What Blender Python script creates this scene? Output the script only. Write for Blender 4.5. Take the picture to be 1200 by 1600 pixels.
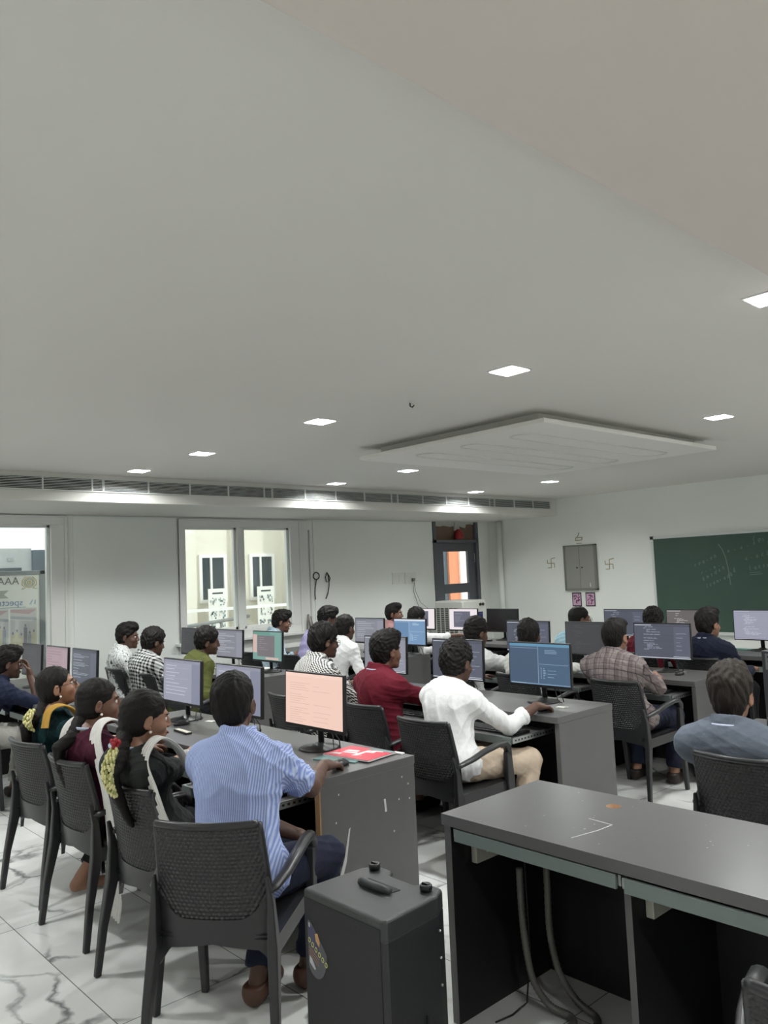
import bpy, math, random
import numpy as np
from mathutils import Vector, Matrix, noise as mnoise

for o in list(bpy.data.objects):
    bpy.data.objects.remove(o)
scene = bpy.context.scene
COL = scene.collection
PI = math.pi

# ---------------------------------------------------------------- camera
FPX = 1234.5
yaw, pit, rol = math.radians(47.42), math.radians(4.464), math.radians(-2.4915)
fw = Vector((-math.sin(yaw) * math.cos(pit), math.cos(yaw) * math.cos(pit), math.sin(pit)))
rt = Vector((math.cos(yaw), math.sin(yaw), 0))
up = rt.cross(fw)
rt2 = math.cos(rol) * rt + math.sin(rol) * up
up2 = -math.sin(rol) * rt + math.cos(rol) * up
cam_data = bpy.data.cameras.new('camera')
cam = bpy.data.objects.new('camera', cam_data)
COL.objects.link(cam)
M = Matrix((rt2, up2, -fw)).transposed().to_4x4()
M.translation = Vector((0, 0, 1.65))
cam.matrix_world = M
cam_data.sensor_fit = 'VERTICAL'
cam_data.sensor_height = 36.0
cam_data.sensor_width = 27.0
cam_data.lens = FPX / 1600 * 36.0
cam_data.clip_start = 0.05
scene.camera = cam

# ---------------------------------------------------------------- view and world
scene.view_settings.view_transform = 'Standard'
scene.view_settings.look = 'None'
scene.view_settings.exposure = 0.0
scene.view_settings.gamma = 1.0
scene.view_settings.use_curve_mapping = False
PANEL_W = 21.5          # power of each square ceiling panel
SKY = 2.0
world = bpy.data.worlds.new('world')
scene.world = world
world.use_nodes = True
bg = world.node_tree.nodes['Background']
bg.inputs[0].default_value = (0.93, 0.97, 1.0, 1)
bg.inputs[1].default_value = SKY
sun_data = bpy.data.lights.new('sun', 'SUN')
sun_data.energy = 1.3
sun_data.angle = math.radians(3)
sun_data.color = (1.0, 0.95, 0.86)
sun = bpy.data.objects.new('sun', sun_data)
COL.objects.link(sun)
sun.rotation_euler = (math.radians(52), 0, math.radians(115))

# ---------------------------------------------------------------- materials
def lin(c):
    c = c / 255.0
    return c / 12.92 if c <= 0.04045 else ((c + 0.055) / 1.055) ** 2.4

def col(r, g, b):
    return (lin(r), lin(g), lin(b), 1)

MATS = {}

def mat(name, rgb, rough=0.6, metal=0.0, spec=0.5, noise=0.0, nscale=8.0, bump=0.0, bscale=60.0, sheen=0.0):
    if name in MATS:
        return MATS[name]
    m = bpy.data.materials.new(name)
    m.use_nodes = True
    nt = m.node_tree
    b = nt.nodes['Principled BSDF']
    b.inputs['Base Color'].default_value = col(*rgb)
    b.inputs['Roughness'].default_value = rough
    b.inputs['Metallic'].default_value = metal
    b.inputs['Specular IOR Level'].default_value = spec
    if sheen:
        b.inputs['Sheen Weight'].default_value = sheen
    tc = nt.nodes.new('ShaderNodeTexCoord')
    if noise:
        n = nt.nodes.new('ShaderNodeTexNoise')
        n.inputs['Scale'].default_value = nscale
        n.inputs['Detail'].default_value = 5
        nt.links.new(tc.outputs['Object'], n.inputs['Vector'])
        mx = nt.nodes.new('ShaderNodeMix')
        mx.data_type = 'RGBA'
        c = col(*rgb)
        mx.inputs[6].default_value = tuple(max(0, v * (1 - noise)) for v in c[:3]) + (1,)
        mx.inputs[7].default_value = tuple(min(1, v * (1 + noise)) for v in c[:3]) + (1,)
        nt.links.new(n.outputs['Fac'], mx.inputs[0])
        nt.links.new(mx.outputs[2], b.inputs['Base Color'])
    if bump:
        n = nt.nodes.new('ShaderNodeTexNoise')
        n.inputs['Scale'].default_value = bscale
        n.inputs['Detail'].default_value = 4
        nt.links.new(tc.outputs['Object'], n.inputs['Vector'])
        bp = nt.nodes.new('ShaderNodeBump')
        bp.inputs['Strength'].default_value = bump
        bp.inputs['Distance'].default_value = 0.01
        nt.links.new(n.outputs['Fac'], bp.inputs['Height'])
        nt.links.new(bp.outputs['Normal'], b.inputs['Normal'])
    MATS[name] = m
    return m

def emat(name, rgb, strength=1.0):
    if name in MATS:
        return MATS[name]
    m = bpy.data.materials.new(name)
    m.use_nodes = True
    nt = m.node_tree
    b = nt.nodes['Principled BSDF']
    b.inputs['Base Color'].default_value = (0.02, 0.02, 0.02, 1)
    b.inputs['Roughness'].default_value = 0.45
    b.inputs['Emission Color'].default_value = col(*rgb)
    b.inputs['Emission Strength'].default_value = strength
    MATS[name] = m
    return m

def glass_mat():
    m = bpy.data.materials.new('window glass')
    m.use_nodes = True
    nt = m.node_tree
    for n in list(nt.nodes):
        nt.nodes.remove(n)
    out = nt.nodes.new('ShaderNodeOutputMaterial')
    t = nt.nodes.new('ShaderNodeBsdfTransparent')
    t.inputs[0].default_value = (0.93, 0.96, 0.95, 1)
    g = nt.nodes.new('ShaderNodeBsdfGlossy')
    g.inputs['Roughness'].default_value = 0.03
    mx = nt.nodes.new('ShaderNodeMixShader')
    mx.inputs[0].default_value = 0.06
    nt.links.new(t.outputs[0], mx.inputs[1])
    nt.links.new(g.outputs[0], mx.inputs[2])
    nt.links.new(mx.outputs[0], out.inputs[0])
    return m

def marble_mat():
    m = bpy.data.materials.new('white marble tiles')
    m.use_nodes = True
    nt = m.node_tree
    L = nt.links.new
    b = nt.nodes['Principled BSDF']
    b.inputs['Roughness'].default_value = 0.16
    geo = nt.nodes.new('ShaderNodeTexCoord')
    # tiles with thin grey joints
    sep = nt.nodes.new('ShaderNodeSeparateXYZ')
    L(geo.outputs['Object'], sep.inputs[0])
    def joint(sock, off, size):
        a = nt.nodes.new('ShaderNodeMath'); a.operation = 'ADD'; a.inputs[1].default_value = 100 * size - off
        L(sock, a.inputs[0])
        d = nt.nodes.new('ShaderNodeMath'); d.operation = 'DIVIDE'; d.inputs[1].default_value = size
        L(a.outputs[0], d.inputs[0])
        f = nt.nodes.new('ShaderNodeMath'); f.operation = 'FRACT'
        L(d.outputs[0], f.inputs[0])
        s = nt.nodes.new('ShaderNodeMath'); s.operation = 'SUBTRACT'; s.inputs[1].default_value = 0.5
        L(f.outputs[0], s.inputs[0])
        ab = nt.nodes.new('ShaderNodeMath'); ab.operation = 'ABSOLUTE'
        L(s.outputs[0], ab.inputs[0])
        g = nt.nodes.new('ShaderNodeMath'); g.operation = 'GREATER_THAN'; g.inputs[1].default_value = 0.5 - 0.0022 / size
        L(ab.outputs[0], g.inputs[0])
        fl = nt.nodes.new('ShaderNodeMath'); fl.operation = 'FLOOR'
        L(d.outputs[0], fl.inputs[0])
        return g.outputs[0], fl.outputs[0]
    jx, ix = joint(sep.outputs[0], -5.42, 1.2)
    jy, iy = joint(sep.outputs[1], 1.31, 0.6)
    jm = nt.nodes.new('ShaderNodeMath'); jm.operation = 'MAXIMUM'
    L(jx, jm.inputs[0]); L(jy, jm.inputs[1])
    # every tile shifts the vein pattern
    cmb = nt.nodes.new('ShaderNodeCombineXYZ')
    m1 = nt.nodes.new('ShaderNodeMath'); m1.operation = 'MULTIPLY'; m1.inputs[1].default_value = 3.7
    L(ix, m1.inputs[0]); L(m1.outputs[0], cmb.inputs[2])
    m2 = nt.nodes.new('ShaderNodeMath'); m2.operation = 'MULTIPLY'; m2.inputs[1].default_value = 1.9
    L(iy, m2.inputs[0]); L(m2.outputs[0], cmb.inputs[1])
    add = nt.nodes.new('ShaderNodeVectorMath'); add.operation = 'ADD'
    L(geo.outputs['Object'], add.inputs[0]); L(cmb.outputs[0], add.inputs[1])
    nz = nt.nodes.new('ShaderNodeTexNoise'); nz.inputs['Scale'].default_value = 1.6; nz.inputs['Detail'].default_value = 6
    L(add.outputs[0], nz.inputs['Vector'])
    mixv = nt.nodes.new('ShaderNodeMix'); mixv.data_type = 'VECTOR'; mixv.inputs[0].default_value = 0.42
    L(add.outputs[0], mixv.inputs[4]); L(nz.outputs['Color'], mixv.inputs[5])
    vo = nt.nodes.new('ShaderNodeTexVoronoi'); vo.feature = 'DISTANCE_TO_EDGE'; vo.inputs['Scale'].default_value = 3.0
    L(mixv.outputs[1], vo.inputs['Vector'])
    rv = nt.nodes.new('ShaderNodeValToRGB')
    rv.color_ramp.elements[0].position = 0.0; rv.color_ramp.elements[0].color = (1, 1, 1, 1)
    rv.color_ramp.elements[1].position = 0.035; rv.color_ramp.elements[1].color = (0, 0, 0, 1)
    L(vo.outputs['Distance'], rv.inputs[0])
    # veins fade in and out
    nf = nt.nodes.new('ShaderNodeTexNoise'); nf.inputs['Scale'].default_value = 2.2; nf.inputs['Detail'].default_value = 2
    L(add.outputs[0], nf.inputs['Vector'])
    rf = nt.nodes.new('ShaderNodeValToRGB')
    rf.color_ramp.elements[0].position = 0.45; rf.color_ramp.elements[1].position = 0.62
    L(nf.outputs['Fac'], rf.inputs[0])
    vm = nt.nodes.new('ShaderNodeMath'); vm.operation = 'MULTIPLY'
    L(rv.outputs[0], vm.inputs[0]); L(rf.outputs[0], vm.inputs[1])
    cl = nt.nodes.new('ShaderNodeTexNoise'); cl.inputs['Scale'].default_value = 2.4; cl.inputs['Detail'].default_value = 5
    L(add.outputs[0], cl.inputs['Vector'])
    base = nt.nodes.new('ShaderNodeMix'); base.data_type = 'RGBA'
    base.inputs[6].default_value = col(186, 187, 185); base.inputs[7].default_value = col(238, 238, 235)
    L(cl.outputs['Fac'], base.inputs[0])
    v2 = nt.nodes.new('ShaderNodeMix'); v2.data_type = 'RGBA'; v2.inputs[7].default_value = col(118, 120, 120)
    L(vm.outputs[0], v2.inputs[0]); L(base.outputs[2], v2.inputs[6])
    v3 = nt.nodes.new('ShaderNodeMix'); v3.data_type = 'RGBA'; v3.inputs[7].default_value = col(120, 120, 118)
    L(jm.outputs[0], v3.inputs[0]); L(v2.outputs[2], v3.inputs[6])
    L(v3.outputs[2], b.inputs['Base Color'])
    return m

WALL = mat('white wall paint', (236, 239, 234), 0.55, noise=0.03, nscale=1.5, bump=0.05, bscale=40)
WALLW = mat('wall panel paint', (232, 236, 231), 0.42, noise=0.03, nscale=2)
CEIL = mat('ceiling paint', (214, 212, 207), 0.8, noise=0.02, nscale=0.7)
CEIL2 = mat('warm beam paint', (206, 197, 190), 0.8, noise=0.02, nscale=0.7)
FRAMEW = mat('white window frame', (224, 226, 222), 0.4)
WHITEPL = mat('white plastic', (222, 224, 220), 0.35)
GLASS = glass_mat()
DESK = mat('dark grey laminate', (92, 91, 91), 0.30, noise=0.06, nscale=14, bump=0.03, bscale=200)
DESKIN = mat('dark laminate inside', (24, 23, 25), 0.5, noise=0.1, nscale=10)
TRAYM = mat('grey green tray edge', (112, 122, 120), 0.4, noise=0.08, nscale=20)
STEEL = mat('steel rail', (170, 172, 172), 0.3, metal=0.9)
TAN = mat('raw board edge', (150, 118, 84), 0.7, noise=0.2, nscale=40)
BLACK = mat('black plastic', (24, 24, 26), 0.38)
BLACKM = mat('matte black', (22, 22, 24), 0.7)
CHAIRM = mat('anthracite chair plastic', (40, 40, 42), 0.36, noise=0.05, nscale=20)
SCR = mat('white scratch', (196, 196, 194), 0.8)
WIRE = mat('black wire', (26, 28, 26), 0.5)
PAPER = mat('white paper', (226, 224, 222), 0.8)

# ---------------------------------------------------------------- mesh helpers
class MB:
    def __init__(s):
        s.v = []; s.f = []; s.m = []; s.cur = 0; s.smooth = []
    def add(s, vs, fs, smooth=False):
        o = len(s.v)
        s.v += [tuple(v) for v in vs]
        for f in fs:
            s.f.append(tuple(i + o for i in f)); s.m.append(s.cur); s.smooth.append(smooth)
    def box(s, x0, x1, y0, y1, z0, z1, rot=None, about=None):
        vs = [(x, y, z) for z in (z0, z1) for y in (y0, y1) for x in (x0, x1)]
        if rot is not None:
            R = Matrix.Rotation(rot[0], 3, rot[1]); a = Vector(about or (0, 0, 0))
            vs = [tuple(R @ (Vector(v) - a) + a) for v in vs]
        s.add(vs, [(0, 2, 3, 1), (4, 5, 7, 6), (0, 1, 5, 4), (2, 6, 7, 3), (0, 4, 6, 2), (1, 3, 7, 5)])
    def prism(s, pts, a, b, axis='z'):
        """polygon pts (2d, ccw) extruded from a to b along axis"""
        n = len(pts)
        def P(p, t):
            return {'z': (p[0], p[1], t), 'y': (p[0], t, p[1]), 'x': (t, p[0], p[1])}[axis]
        vs = [P(p, a) for p in pts] + [P(p, b) for p in pts]
        fs = [tuple(range(n))[::-1], tuple(range(n, 2 * n))]
        fs += [(i, (i + 1) % n, n + (i + 1) % n, n + i) for i in range(n)]
        s.add(vs, fs)
    def tube(s, pts, r, seg=10, caps=True, flat=None):
        """round tube through points; r number or list; flat=(scale side, scale up) for oval sections"""
        pts = [Vector(p) for p in pts]
        n = len(pts)
        rs = r if isinstance(r, (list, tuple)) else [r] * n
        ref = Vector((0, 0, 1))
        if abs((pts[-1] - pts[0]).normalized().z) > 0.9:
            ref = Vector((0, 1, 0))
        rings = []
        for i, p in enumerate(pts):
            t = (pts[min(i + 1, n - 1)] - pts[max(i - 1, 0)])
            if t.length < 1e-9:
                t = Vector((0, 0, 1))
            t.normalize()
            u = t.cross(ref)
            if u.length < 1e-4:
                u = t.cross(Vector((1, 0, 0)))
            u.normalize(); w = u.cross(t); w.normalize()
            fu, fwv = flat or (1, 1)
            rings.append([p + rs[i] * (math.cos(2 * PI * k / seg) * u * fu + math.sin(2 * PI * k / seg) * w * fwv) for k in range(seg)])
        vs = [v for rg in rings for v in rg]
        fs = []
        for i in range(n - 1):
            for k in range(seg):
                a = i * seg + k; b = i * seg + (k + 1) % seg
                fs.append((a, b, b + seg, a + seg))
        if caps:
            fs.append(tuple(range(seg))[::-1]); fs.append(tuple(range((n - 1) * seg, n * seg)))
        s.add(vs, fs, True)
    def lathe(s, prof, c=(0, 0, 0), seg=24):
        """profile list (r, z) about the vertical axis at c"""
        vs = []
        for r, z in prof:
            for k in range(seg):
                a = 2 * PI * k / seg
                vs.append((c[0] + r * math.cos(a), c[1] + r * math.sin(a), c[2] + z))
        fs = []
        for i in range(len(prof) - 1):
            for k in range(seg):
                a = i * seg + k; b = i * seg + (k + 1) % seg
                fs.append((a, b, b + seg, a + seg))
        fs.append(tuple(range(seg))[::-1]); fs.append(tuple(range((len(prof) - 1) * seg, len(prof) * seg)))
        s.add(vs, fs, True)
    def grid(s, P, nu, nv, smooth=True, closed_u=False):
        vs = [P(i / nu, j / nv) for j in range(nv + 1) for i in range(nu + 1)]
        fs = []
        for j in range(nv):
            for i in range(nu):
                a = j * (nu + 1) + i
                fs.append((a, a + 1, a + nu + 2, a + nu + 1))
        s.add(vs, fs, smooth)
    def blob(s, c, r, seg=10, rings=6):
        c = Vector(c); r = r if isinstance(r, (tuple, list)) else (r, r, r)
        vs = [c + Vector((0, 0, -r[2]))]
        for j in range(1, rings):
            a = -PI / 2 + PI * j / rings
            for k in range(seg):
                b = 2 * PI * k / seg
                vs.append(c + Vector((r[0] * math.cos(a) * math.cos(b), r[1] * math.cos(a) * math.sin(b), r[2] * math.sin(a))))
        vs.append(c + Vector((0, 0, r[2])))
        fs = [(0, 1 + (k + 1) % seg, 1 + k) for k in range(seg)]
        for j in range(rings - 2):
            for k in range(seg):
                a = 1 + j * seg + k; b = 1 + j * seg + (k + 1) % seg
                fs.append((a, b, b + seg, a + seg))
        t = len(vs) - 1; o = 1 + (rings - 2) * seg
        fs += [(t, o + k, o + (k + 1) % seg) for k in range(seg)]
        s.add(vs, fs, True)
    def mesh(s, name, mats):
        me = bpy.data.meshes.new(name)
        me.from_pydata(s.v, [], s.f)
        for m in mats:
            me.materials.append(m)
        me.polygons.foreach_set('material_index', s.m)
        me.polygons.foreach_set('use_smooth', s.smooth)
        me.update()
        return me
    def build(s, name, mats, parent=None, bevel=0.0, loc=None, seg=2):
        if not isinstance(mats, (list, tuple)):
            mats = [mats]
        o = bpy.data.objects.new(name, s.mesh(name, mats))
        COL.objects.link(o)
        if parent is not None:
            o.parent = parent
        if loc is not None:
            o.location = loc
        if bevel:
            b = o.modifiers.new('edge', 'BEVEL'); b.width = bevel; b.segments = seg; b.limit_method = 'ANGLE'
            b.angle_limit = math.radians(40)
        return o

def tag(o, label, cat, group=None, kind=None):
    if label: o['label'] = label
    if cat: o['category'] = cat
    if group: o['group'] = group
    if kind: o['kind'] = kind
    return o

def thing(name, label, cat, loc=(0, 0, 0), rz=0, group=None):
    o = bpy.data.objects.new(name, None)
    o.empty_display_size = 0.1
    COL.objects.link(o)
    o.location = loc; o.rotation_euler = (0, 0, rz)
    return tag(o, label, cat, group)

def struct(o, label=None):
    o['kind'] = 'structure'
    if label: o['label'] = label
    return o

def dup(root, loc, rz=None, label=None, group=None):
    def cp(src, parent):
        c = src.copy(); COL.objects.link(c); c.parent = parent
        for ch in src.children:
            cp(ch, c)
        return c
    r = cp(root, None)
    r.location = loc
    if rz is not None: r.rotation_euler = (0, 0, rz)
    if label: r['label'] = label
    if group: r['group'] = group
    return r

def one(name, mb, mats, label, cat, loc=(0, 0, 0), rz=0, bevel=0, group=None):
    o = mb.build(name, mats, bevel=bevel, loc=loc)
    o.rotation_euler = (0, 0, rz)
    return tag(o, label, cat, group)
# ================================================================ THE ROOM
XW, YF, CZ = -8.68, 10.36, 2.70      # window wall, board wall, ceiling
XR, YB = 3.4, -3.2                   # far sides of the room behind the photographer
m = MB(); m.box(XW - 0.2, XR + 0.2, YB - 0.2, YF + 0.2, -0.12, 0); struct(m.build('floor', marble_mat()))
m = MB(); m.box(XW - 0.2, -1.02, YB - 0.2, YF + 0.2, CZ, CZ + 0.15); struct(m.build('ceiling', CEIL))
m = MB(); m.box(-1.02, XR + 0.2, YB - 0.2, YF + 0.2, 2.60, CZ + 0.15); struct(m.build('ceiling', CEIL2), 'lower warm white ceiling strip on the right')
m = MB(); m.box(XW - 0.2, XR + 0.2, YF, YF + 0.2, 0, CZ); struct(m.build('wall_front', WALL))
m = MB(); m.box(XW - 0.2, XR + 0.2, YB - 0.2, YB, 0, CZ); struct(m.build('wall_back', WALL))
m = MB(); m.box(XR, XR + 0.2, YB, YF, 0, CZ); struct(m.build('wall_right', WALL))
# window wall with its openings: window_1 (Y 0.9..3.26), window_2 (Y 4.59..6.40), door_1 (Y 8.99..10.07)
m = MB()
A, B = XW - 0.2, XW
for y0, y1 in ((YB, 0.9), (3.26, 4.59), (6.40, 8.99), (10.07, YF)):
    m.box(A, B, y0, y1, 0, CZ)
for y0, y1, z0, z1 in ((0.9, 3.26, 0, 0.30), (0.9, 3.26, 2.43, CZ), (4.59, 6.40, 0, 0.93), (4.59, 6.40, 2.42, CZ), (8.99, 10.07, 2.44, CZ)):
    m.box(A, B, y0, y1, z0, z1)
struct(m.build('wall_left', WALL))
# slightly proud wall sheets between the openings
m = MB(); m.box(B, B + 0.012, 3.33, 4.56, 0, 2.43); struct(m.build('trim_1', WALLW))
m = MB(); m.box(B, B + 0.012, 6.62, 8.95, 0, 2.43); struct(m.build('trim_2', WALLW))
# windows
def window(name, y0, y1, z0, z1, panes, d=0.055):
    w = struct(thing(name, None, None, (XW, (y0 + y1) / 2, z0))); yc = (y0 + y1) / 2
    f = MB()
    t = 0.10
    f.box(-0.10, 0.02, y0 - yc, y1 - yc, z1 - z0 - t, z1 - z0)
    f.box(-0.10, 0.02, y0 - yc, y1 - yc, 0, t)
    f.box(-0.10, 0.02, y0 - yc, y0 - yc + 0.09, t, z1 - z0 - t)
    f.box(-0.10, 0.02, y1 - yc - 0.17, y1 - yc, t, z1 - z0 - t)
    for a, b in zip(panes[:-1], panes[1:]):
        f.box(-0.09, 0.01, a[1] - yc, b[0] - yc, t, z1 - z0 - t)
    f.box(-0.10, 0.035, y0 - yc, y0 - yc + 0.02, 0, z1 - z0); f.box(-0.10, 0.035, y1 - yc - 0.03, y1 - yc, 0, z1 - z0)
    f.box(-0.10, 0.035, y0 - yc, y1 - yc, z1 - z0 - 0.02, z1 - z0)
    f.build('window_frame', FRAMEW, w, bevel=0.004)
    for a, b in panes:
        s = MB()
        for (p, q, r_, u) in ((a, a + 0.035, t, z1 - z0 - t), (b - 0.035, b, t, z1 - z0 - t)):
            s.box(-0.07, -0.02, p - yc, q - yc, r_, u)
        s.box(-0.07, -0.02, a - yc, b - yc, t, t + 0.035); s.box(-0.07, -0.02, a - yc, b - yc, z1 - z0 - t - 0.03, z1 - z0 - t)
        so = s.build('sash', FRAMEW, w, bevel=0.003)
        g = MB(); g.box(-0.048, -0.042, a + 0.03 - yc, b - 0.03 - yc, t + 0.03, z1 - z0 - t - 0.025)
        g.build('glass_pane', GLASS, so)
    return w
w1 = window('window_1', 0.9, 3.26, 0.30, 2.43, [(0.99, 2.02), (2.07, 3.09)])
w2 = window('window_2', 4.59, 6.40, 0.93, 2.42, [(4.66, 5.41), (5.50, 6.23)])
s = MB(); s.box(0, 0.10, -0.97, 1.10, -0.035, 0.0); s.build('window_sill', FRAMEW, w2, bevel=0.006)
s = MB(); s.box(0, 0.03, 0.905, 1.02, -0.0, 1.49); s.box(0, 0.03, 1.05, 1.075, 0, 1.36); s.build('side_trim', FRAMEW, w2, bevel=0.006)

# door at the corner
DG = mat('dark grey door paint', (92, 95, 101), 0.45, noise=0.05)
PLY = mat('brown plywood', (112, 92, 78), 0.75, noise=0.25, nscale=6)
PLAST = mat('rough plaster', (176, 178, 172), 0.9, noise=0.2, nscale=30)
d = struct(thing('door_1', None, None, (XW, 9.53, 0)))
m = MB(); m.box(-0.12, 0.02, -0.54, -0.47, 0, 2.44); m.box(-0.12, 0.02, 0.47, 0.54, 0, 2.44); m.box(-0.12, 0.02, -0.54, 0.54, 2.10, 2.15)
m.build('door_frame', DG, d, bevel=0.004)
m = MB(); m.box(-0.08, -0.04, -0.47, 0.47, 2.15, 2.44); m.build('transom_board', PLY, d)
m = MB()
pts = [(-0.47, 2.44), (-0.47, 2.375), (-0.4, 2.37), (-0.33, 2.365), (-0.25, 2.38), (-0.18, 2.37), (-0.1, 2.36), (0.0, 2.375), (0.06, 2.36), (0.14, 2.37), (0.22, 2.35), (0.27, 2.345), (0.29, 2.40), (0.40, 2.41), (0.47, 2.40), (0.47, 2.44)]
m.prism(pts, -0.04, -0.02, 'x'); m.build('plaster_edge', PLAST, d)
m = MB()
for y0, y1, z0, z1 in ((-0.47, -0.29, 0, 2.10), (0.30, 0.47, 0, 2.10), (-0.29, 0.30, 1.96, 2.10), (-0.29, 0.30, 1.29, 1.44), (-0.29, 0.30, 0, 0.6)):
    m.box(-0.07, -0.02, y0, y1, z0, z1)
leaf = m.build('door_leaf', DG, d, bevel=0.003)
m = MB(); m.box(-0.050, -0.044, -0.30, 0.31, 0.59, 1.97); m.build('glass_pane', GLASS, leaf)
m = MB(); m.tube([(0.0, 0.405, 1.78), (0.03, 0.405, 1.78), (0.03, 0.405, 1.92), (0.0, 0.405, 1.92)], 0.008, 8); m.build('door_handle', STEEL, leaf)
# AC soffit along the window wall with its long slot grille
SX, SZ = -7.28, 2.44
m = MB(); m.box(XW, SX, YB, YF, SZ, CZ)
struct(m.build('trim_3', CEIL, bevel=0.004), 'boxed ceiling soffit running above the windows')
GR = mat('grille slat paint', (205, 208, 204), 0.35); GRD = mat('dark grille back', (26, 28, 30), 0.8)
y = 1.63 - 1.92 * 2
ys = []
gi = 0
names = ['nearest the left window', 'above the blank wall by the left window', 'above the double window', 'above the two hanging cables', 'above the switch boards', 'by the corner door']
k = 0
y = 3.08 - 1.81 - 0.11
k = 0
while y < YF - 0.15:
    if y + 1.92 > 0 and k < 6:
        g = thing('air_grille', ['long white air conditioning grille at the left edge of the photo', 'long white air grille over the blank wall right of the left window', 'long white air grille over the double window', 'long white air grille over the hanging cables', 'long white air grille over the wall switches and door', 'shortest air grille ending by the chalkboard wall'][k], 'air vent', (SX, y, 2.545), group='slot air grilles along the soffit')
        L_ = min(1.92, YF - 0.17 - y)
        b = MB(); b.box(-0.0, 0.004, 0, L_, 0, 0.108); b.build('grille_back', GRD, g)
        f = MB(); f.box(0.004, 0.016, 0, L_, -0.012, 0.0); f.box(0.004, 0.016, 0, L_, 0.108, 0.12)
        for q in (0, 0.4525, 0.905, 1.3575, 1.81, L_ - 0.007):
            if q < L_: f.box(0.004, 0.018, q, q + 0.013, 0, 0.108)
        f.build('grille_frame', GR, g)
        sl = MB()
        for q in range(7):
            z = 0.012 + q * 0.0145
            sl.box(0.004, 0.015, 0, L_, z - 0.0022, z + 0.0022)
        sl.build('slats', GR, g)
    y += 1.92; k += 1
# skirting
m = MB(); m.box(XW, XR, YF - 0.012, YF, 0, 0.09); struct(m.build('baseboard_front', mat('grey skirting', (150, 152, 150), 0.3)))

# square LED ceiling panels
LED = emat('led panel glow', (255, 255, 255), 12.0)
RIM = mat('led rim', (235, 237, 235), 0.3)
def led(x, y, z, label):
    t = thing('ceiling_light', label, 'ceiling light', (x, y, z), group='square recessed ceiling lights')
    r = MB(); r.box(-0.085, 0.085, -0.085, 0.085, -0.006, 0.0); r.build('rim', RIM, t, bevel=0.002)
    q = MB(); q.box(-0.075, 0.075, -0.075, 0.075, -0.009, -0.006); q.build('diffuser', LED, t)
    ld = bpy.data.lights.new('panel_lamp', 'AREA'); ld.shape = 'SQUARE'; ld.size = 0.15; ld.energy = PANEL_W; ld.spread = math.radians(156); ld.color = (0.97, 1.0, 0.985)
    lo = bpy.data.objects.new('lamp', ld); COL.objects.link(lo); lo.parent = t; lo.location = (0, 0, -0.012)
    return t
lights = [(-6.86, 3.25, 'small square ceiling light furthest left, nearest the air grille'), (-5.72, 3.26, 'second square ceiling light from the left, above the double window'),
    (-4.17, 3.28, 'square ceiling light in the near row, left of the middle'), (-2.57, 3.31, 'large bright square ceiling light in the upper middle'),
    (-1.22, 3.30, 'square ceiling light cut off by the right edge, beside the lower ceiling'), (-6.94, 5.66, 'small square ceiling light just left of the grooved panel, close to the grille'),
    (-5.77, 5.66, 'square ceiling light just below the grooved panel left end'), (-2.56, 5.75, 'square ceiling light right of the grooved ceiling panel'),
    (-6.96, 8.09, 'tiny square ceiling light above the corner door'), (-5.76, 8.10, 'small square ceiling light between the grooved panel and the chalkboard wall')]
for x, y, lb in lights:
    led(x, y, CZ, lb)
# the same lamps continue over the part of the room behind and right of the camera
for x, y, lb in ((-2.56, 8.10, 'just outside the right edge over the front row'), (0.6, 3.3, 'over the right end of the foreground table'), (2.2, 3.3, 'furthest right in the near row'),
        (0.6, 5.7, 'right of the denim-shirted student'), (2.2, 5.7, 'furthest right in the middle row'), (0.6, 8.1, 'over the right part of the chalkboard'), (2.2, 8.1, 'in the far right corner by the board'),
        (-6.9, 0.85, 'left of the photo beside the grille'), (-4.2, 0.85, 'left of the photo over the aisle'), (0.6, 0.85, 'above the photographer'), (2.2, 0.85, 'right of the photographer'),
        (-5.7, -1.5, 'behind the photographer, nearest the windows'), (-2.6, -1.5, 'behind the photographer in the middle'), (0.6, -1.5, 'behind the photographer at the right')):
    led(x, y, 2.60 if x > -1.02 else CZ, 'square ceiling light ' + lb)

# decorative grooved panel hung under the ceiling
p = thing('ceiling_panel', 'large white decorative panel with long rounded grooves hung below the ceiling', 'ceiling panel', (-4.0, 5.53, 2.60))
m = MB(); m.box(-0.93, 0.94, -1.25, 1.25, 0, 0.032); m.build('panel_board', mat('panel white', (232, 230, 226), 0.6), p, bevel=0.003)
m = MB(); m.box(-0.80, 0.80, -1.12, 1.12, 0.032, 0.10); m.build('hanger_box', CEIL, p)
m = MB()
for xc in (0.53, 0.05, -0.44):
    pts = []
    hw, hl = 0.11, 1.02
    for q in range(17):
        a = PI * q / 16
        pts.append((xc + hw * math.cos(a), hl - hw + hw * math.sin(a), -0.001))
    for q in range(17):
        a = PI + PI * q / 16
        pts.append((xc + hw * math.cos(a), -hl + hw + hw * math.sin(a), -0.001))
    pts.append(pts[0])
    m.tube(pts, 0.011, 8, flat=(1, 0.6))
m.build('groove_beading', mat('groove white', (214, 213, 208), 0.5), p)
m = MB(); m.tube([(0, 0, 0), (0, 0, -0.02), (0.02, 0, -0.03), (0.035, 0.0, -0.02)], 0.004, 6)
one('ceiling_hook', m, WIRE, 'tiny dark wire hook on the ceiling left of the grooved panel', 'hook', (-3.44, 3.42, CZ))

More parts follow.
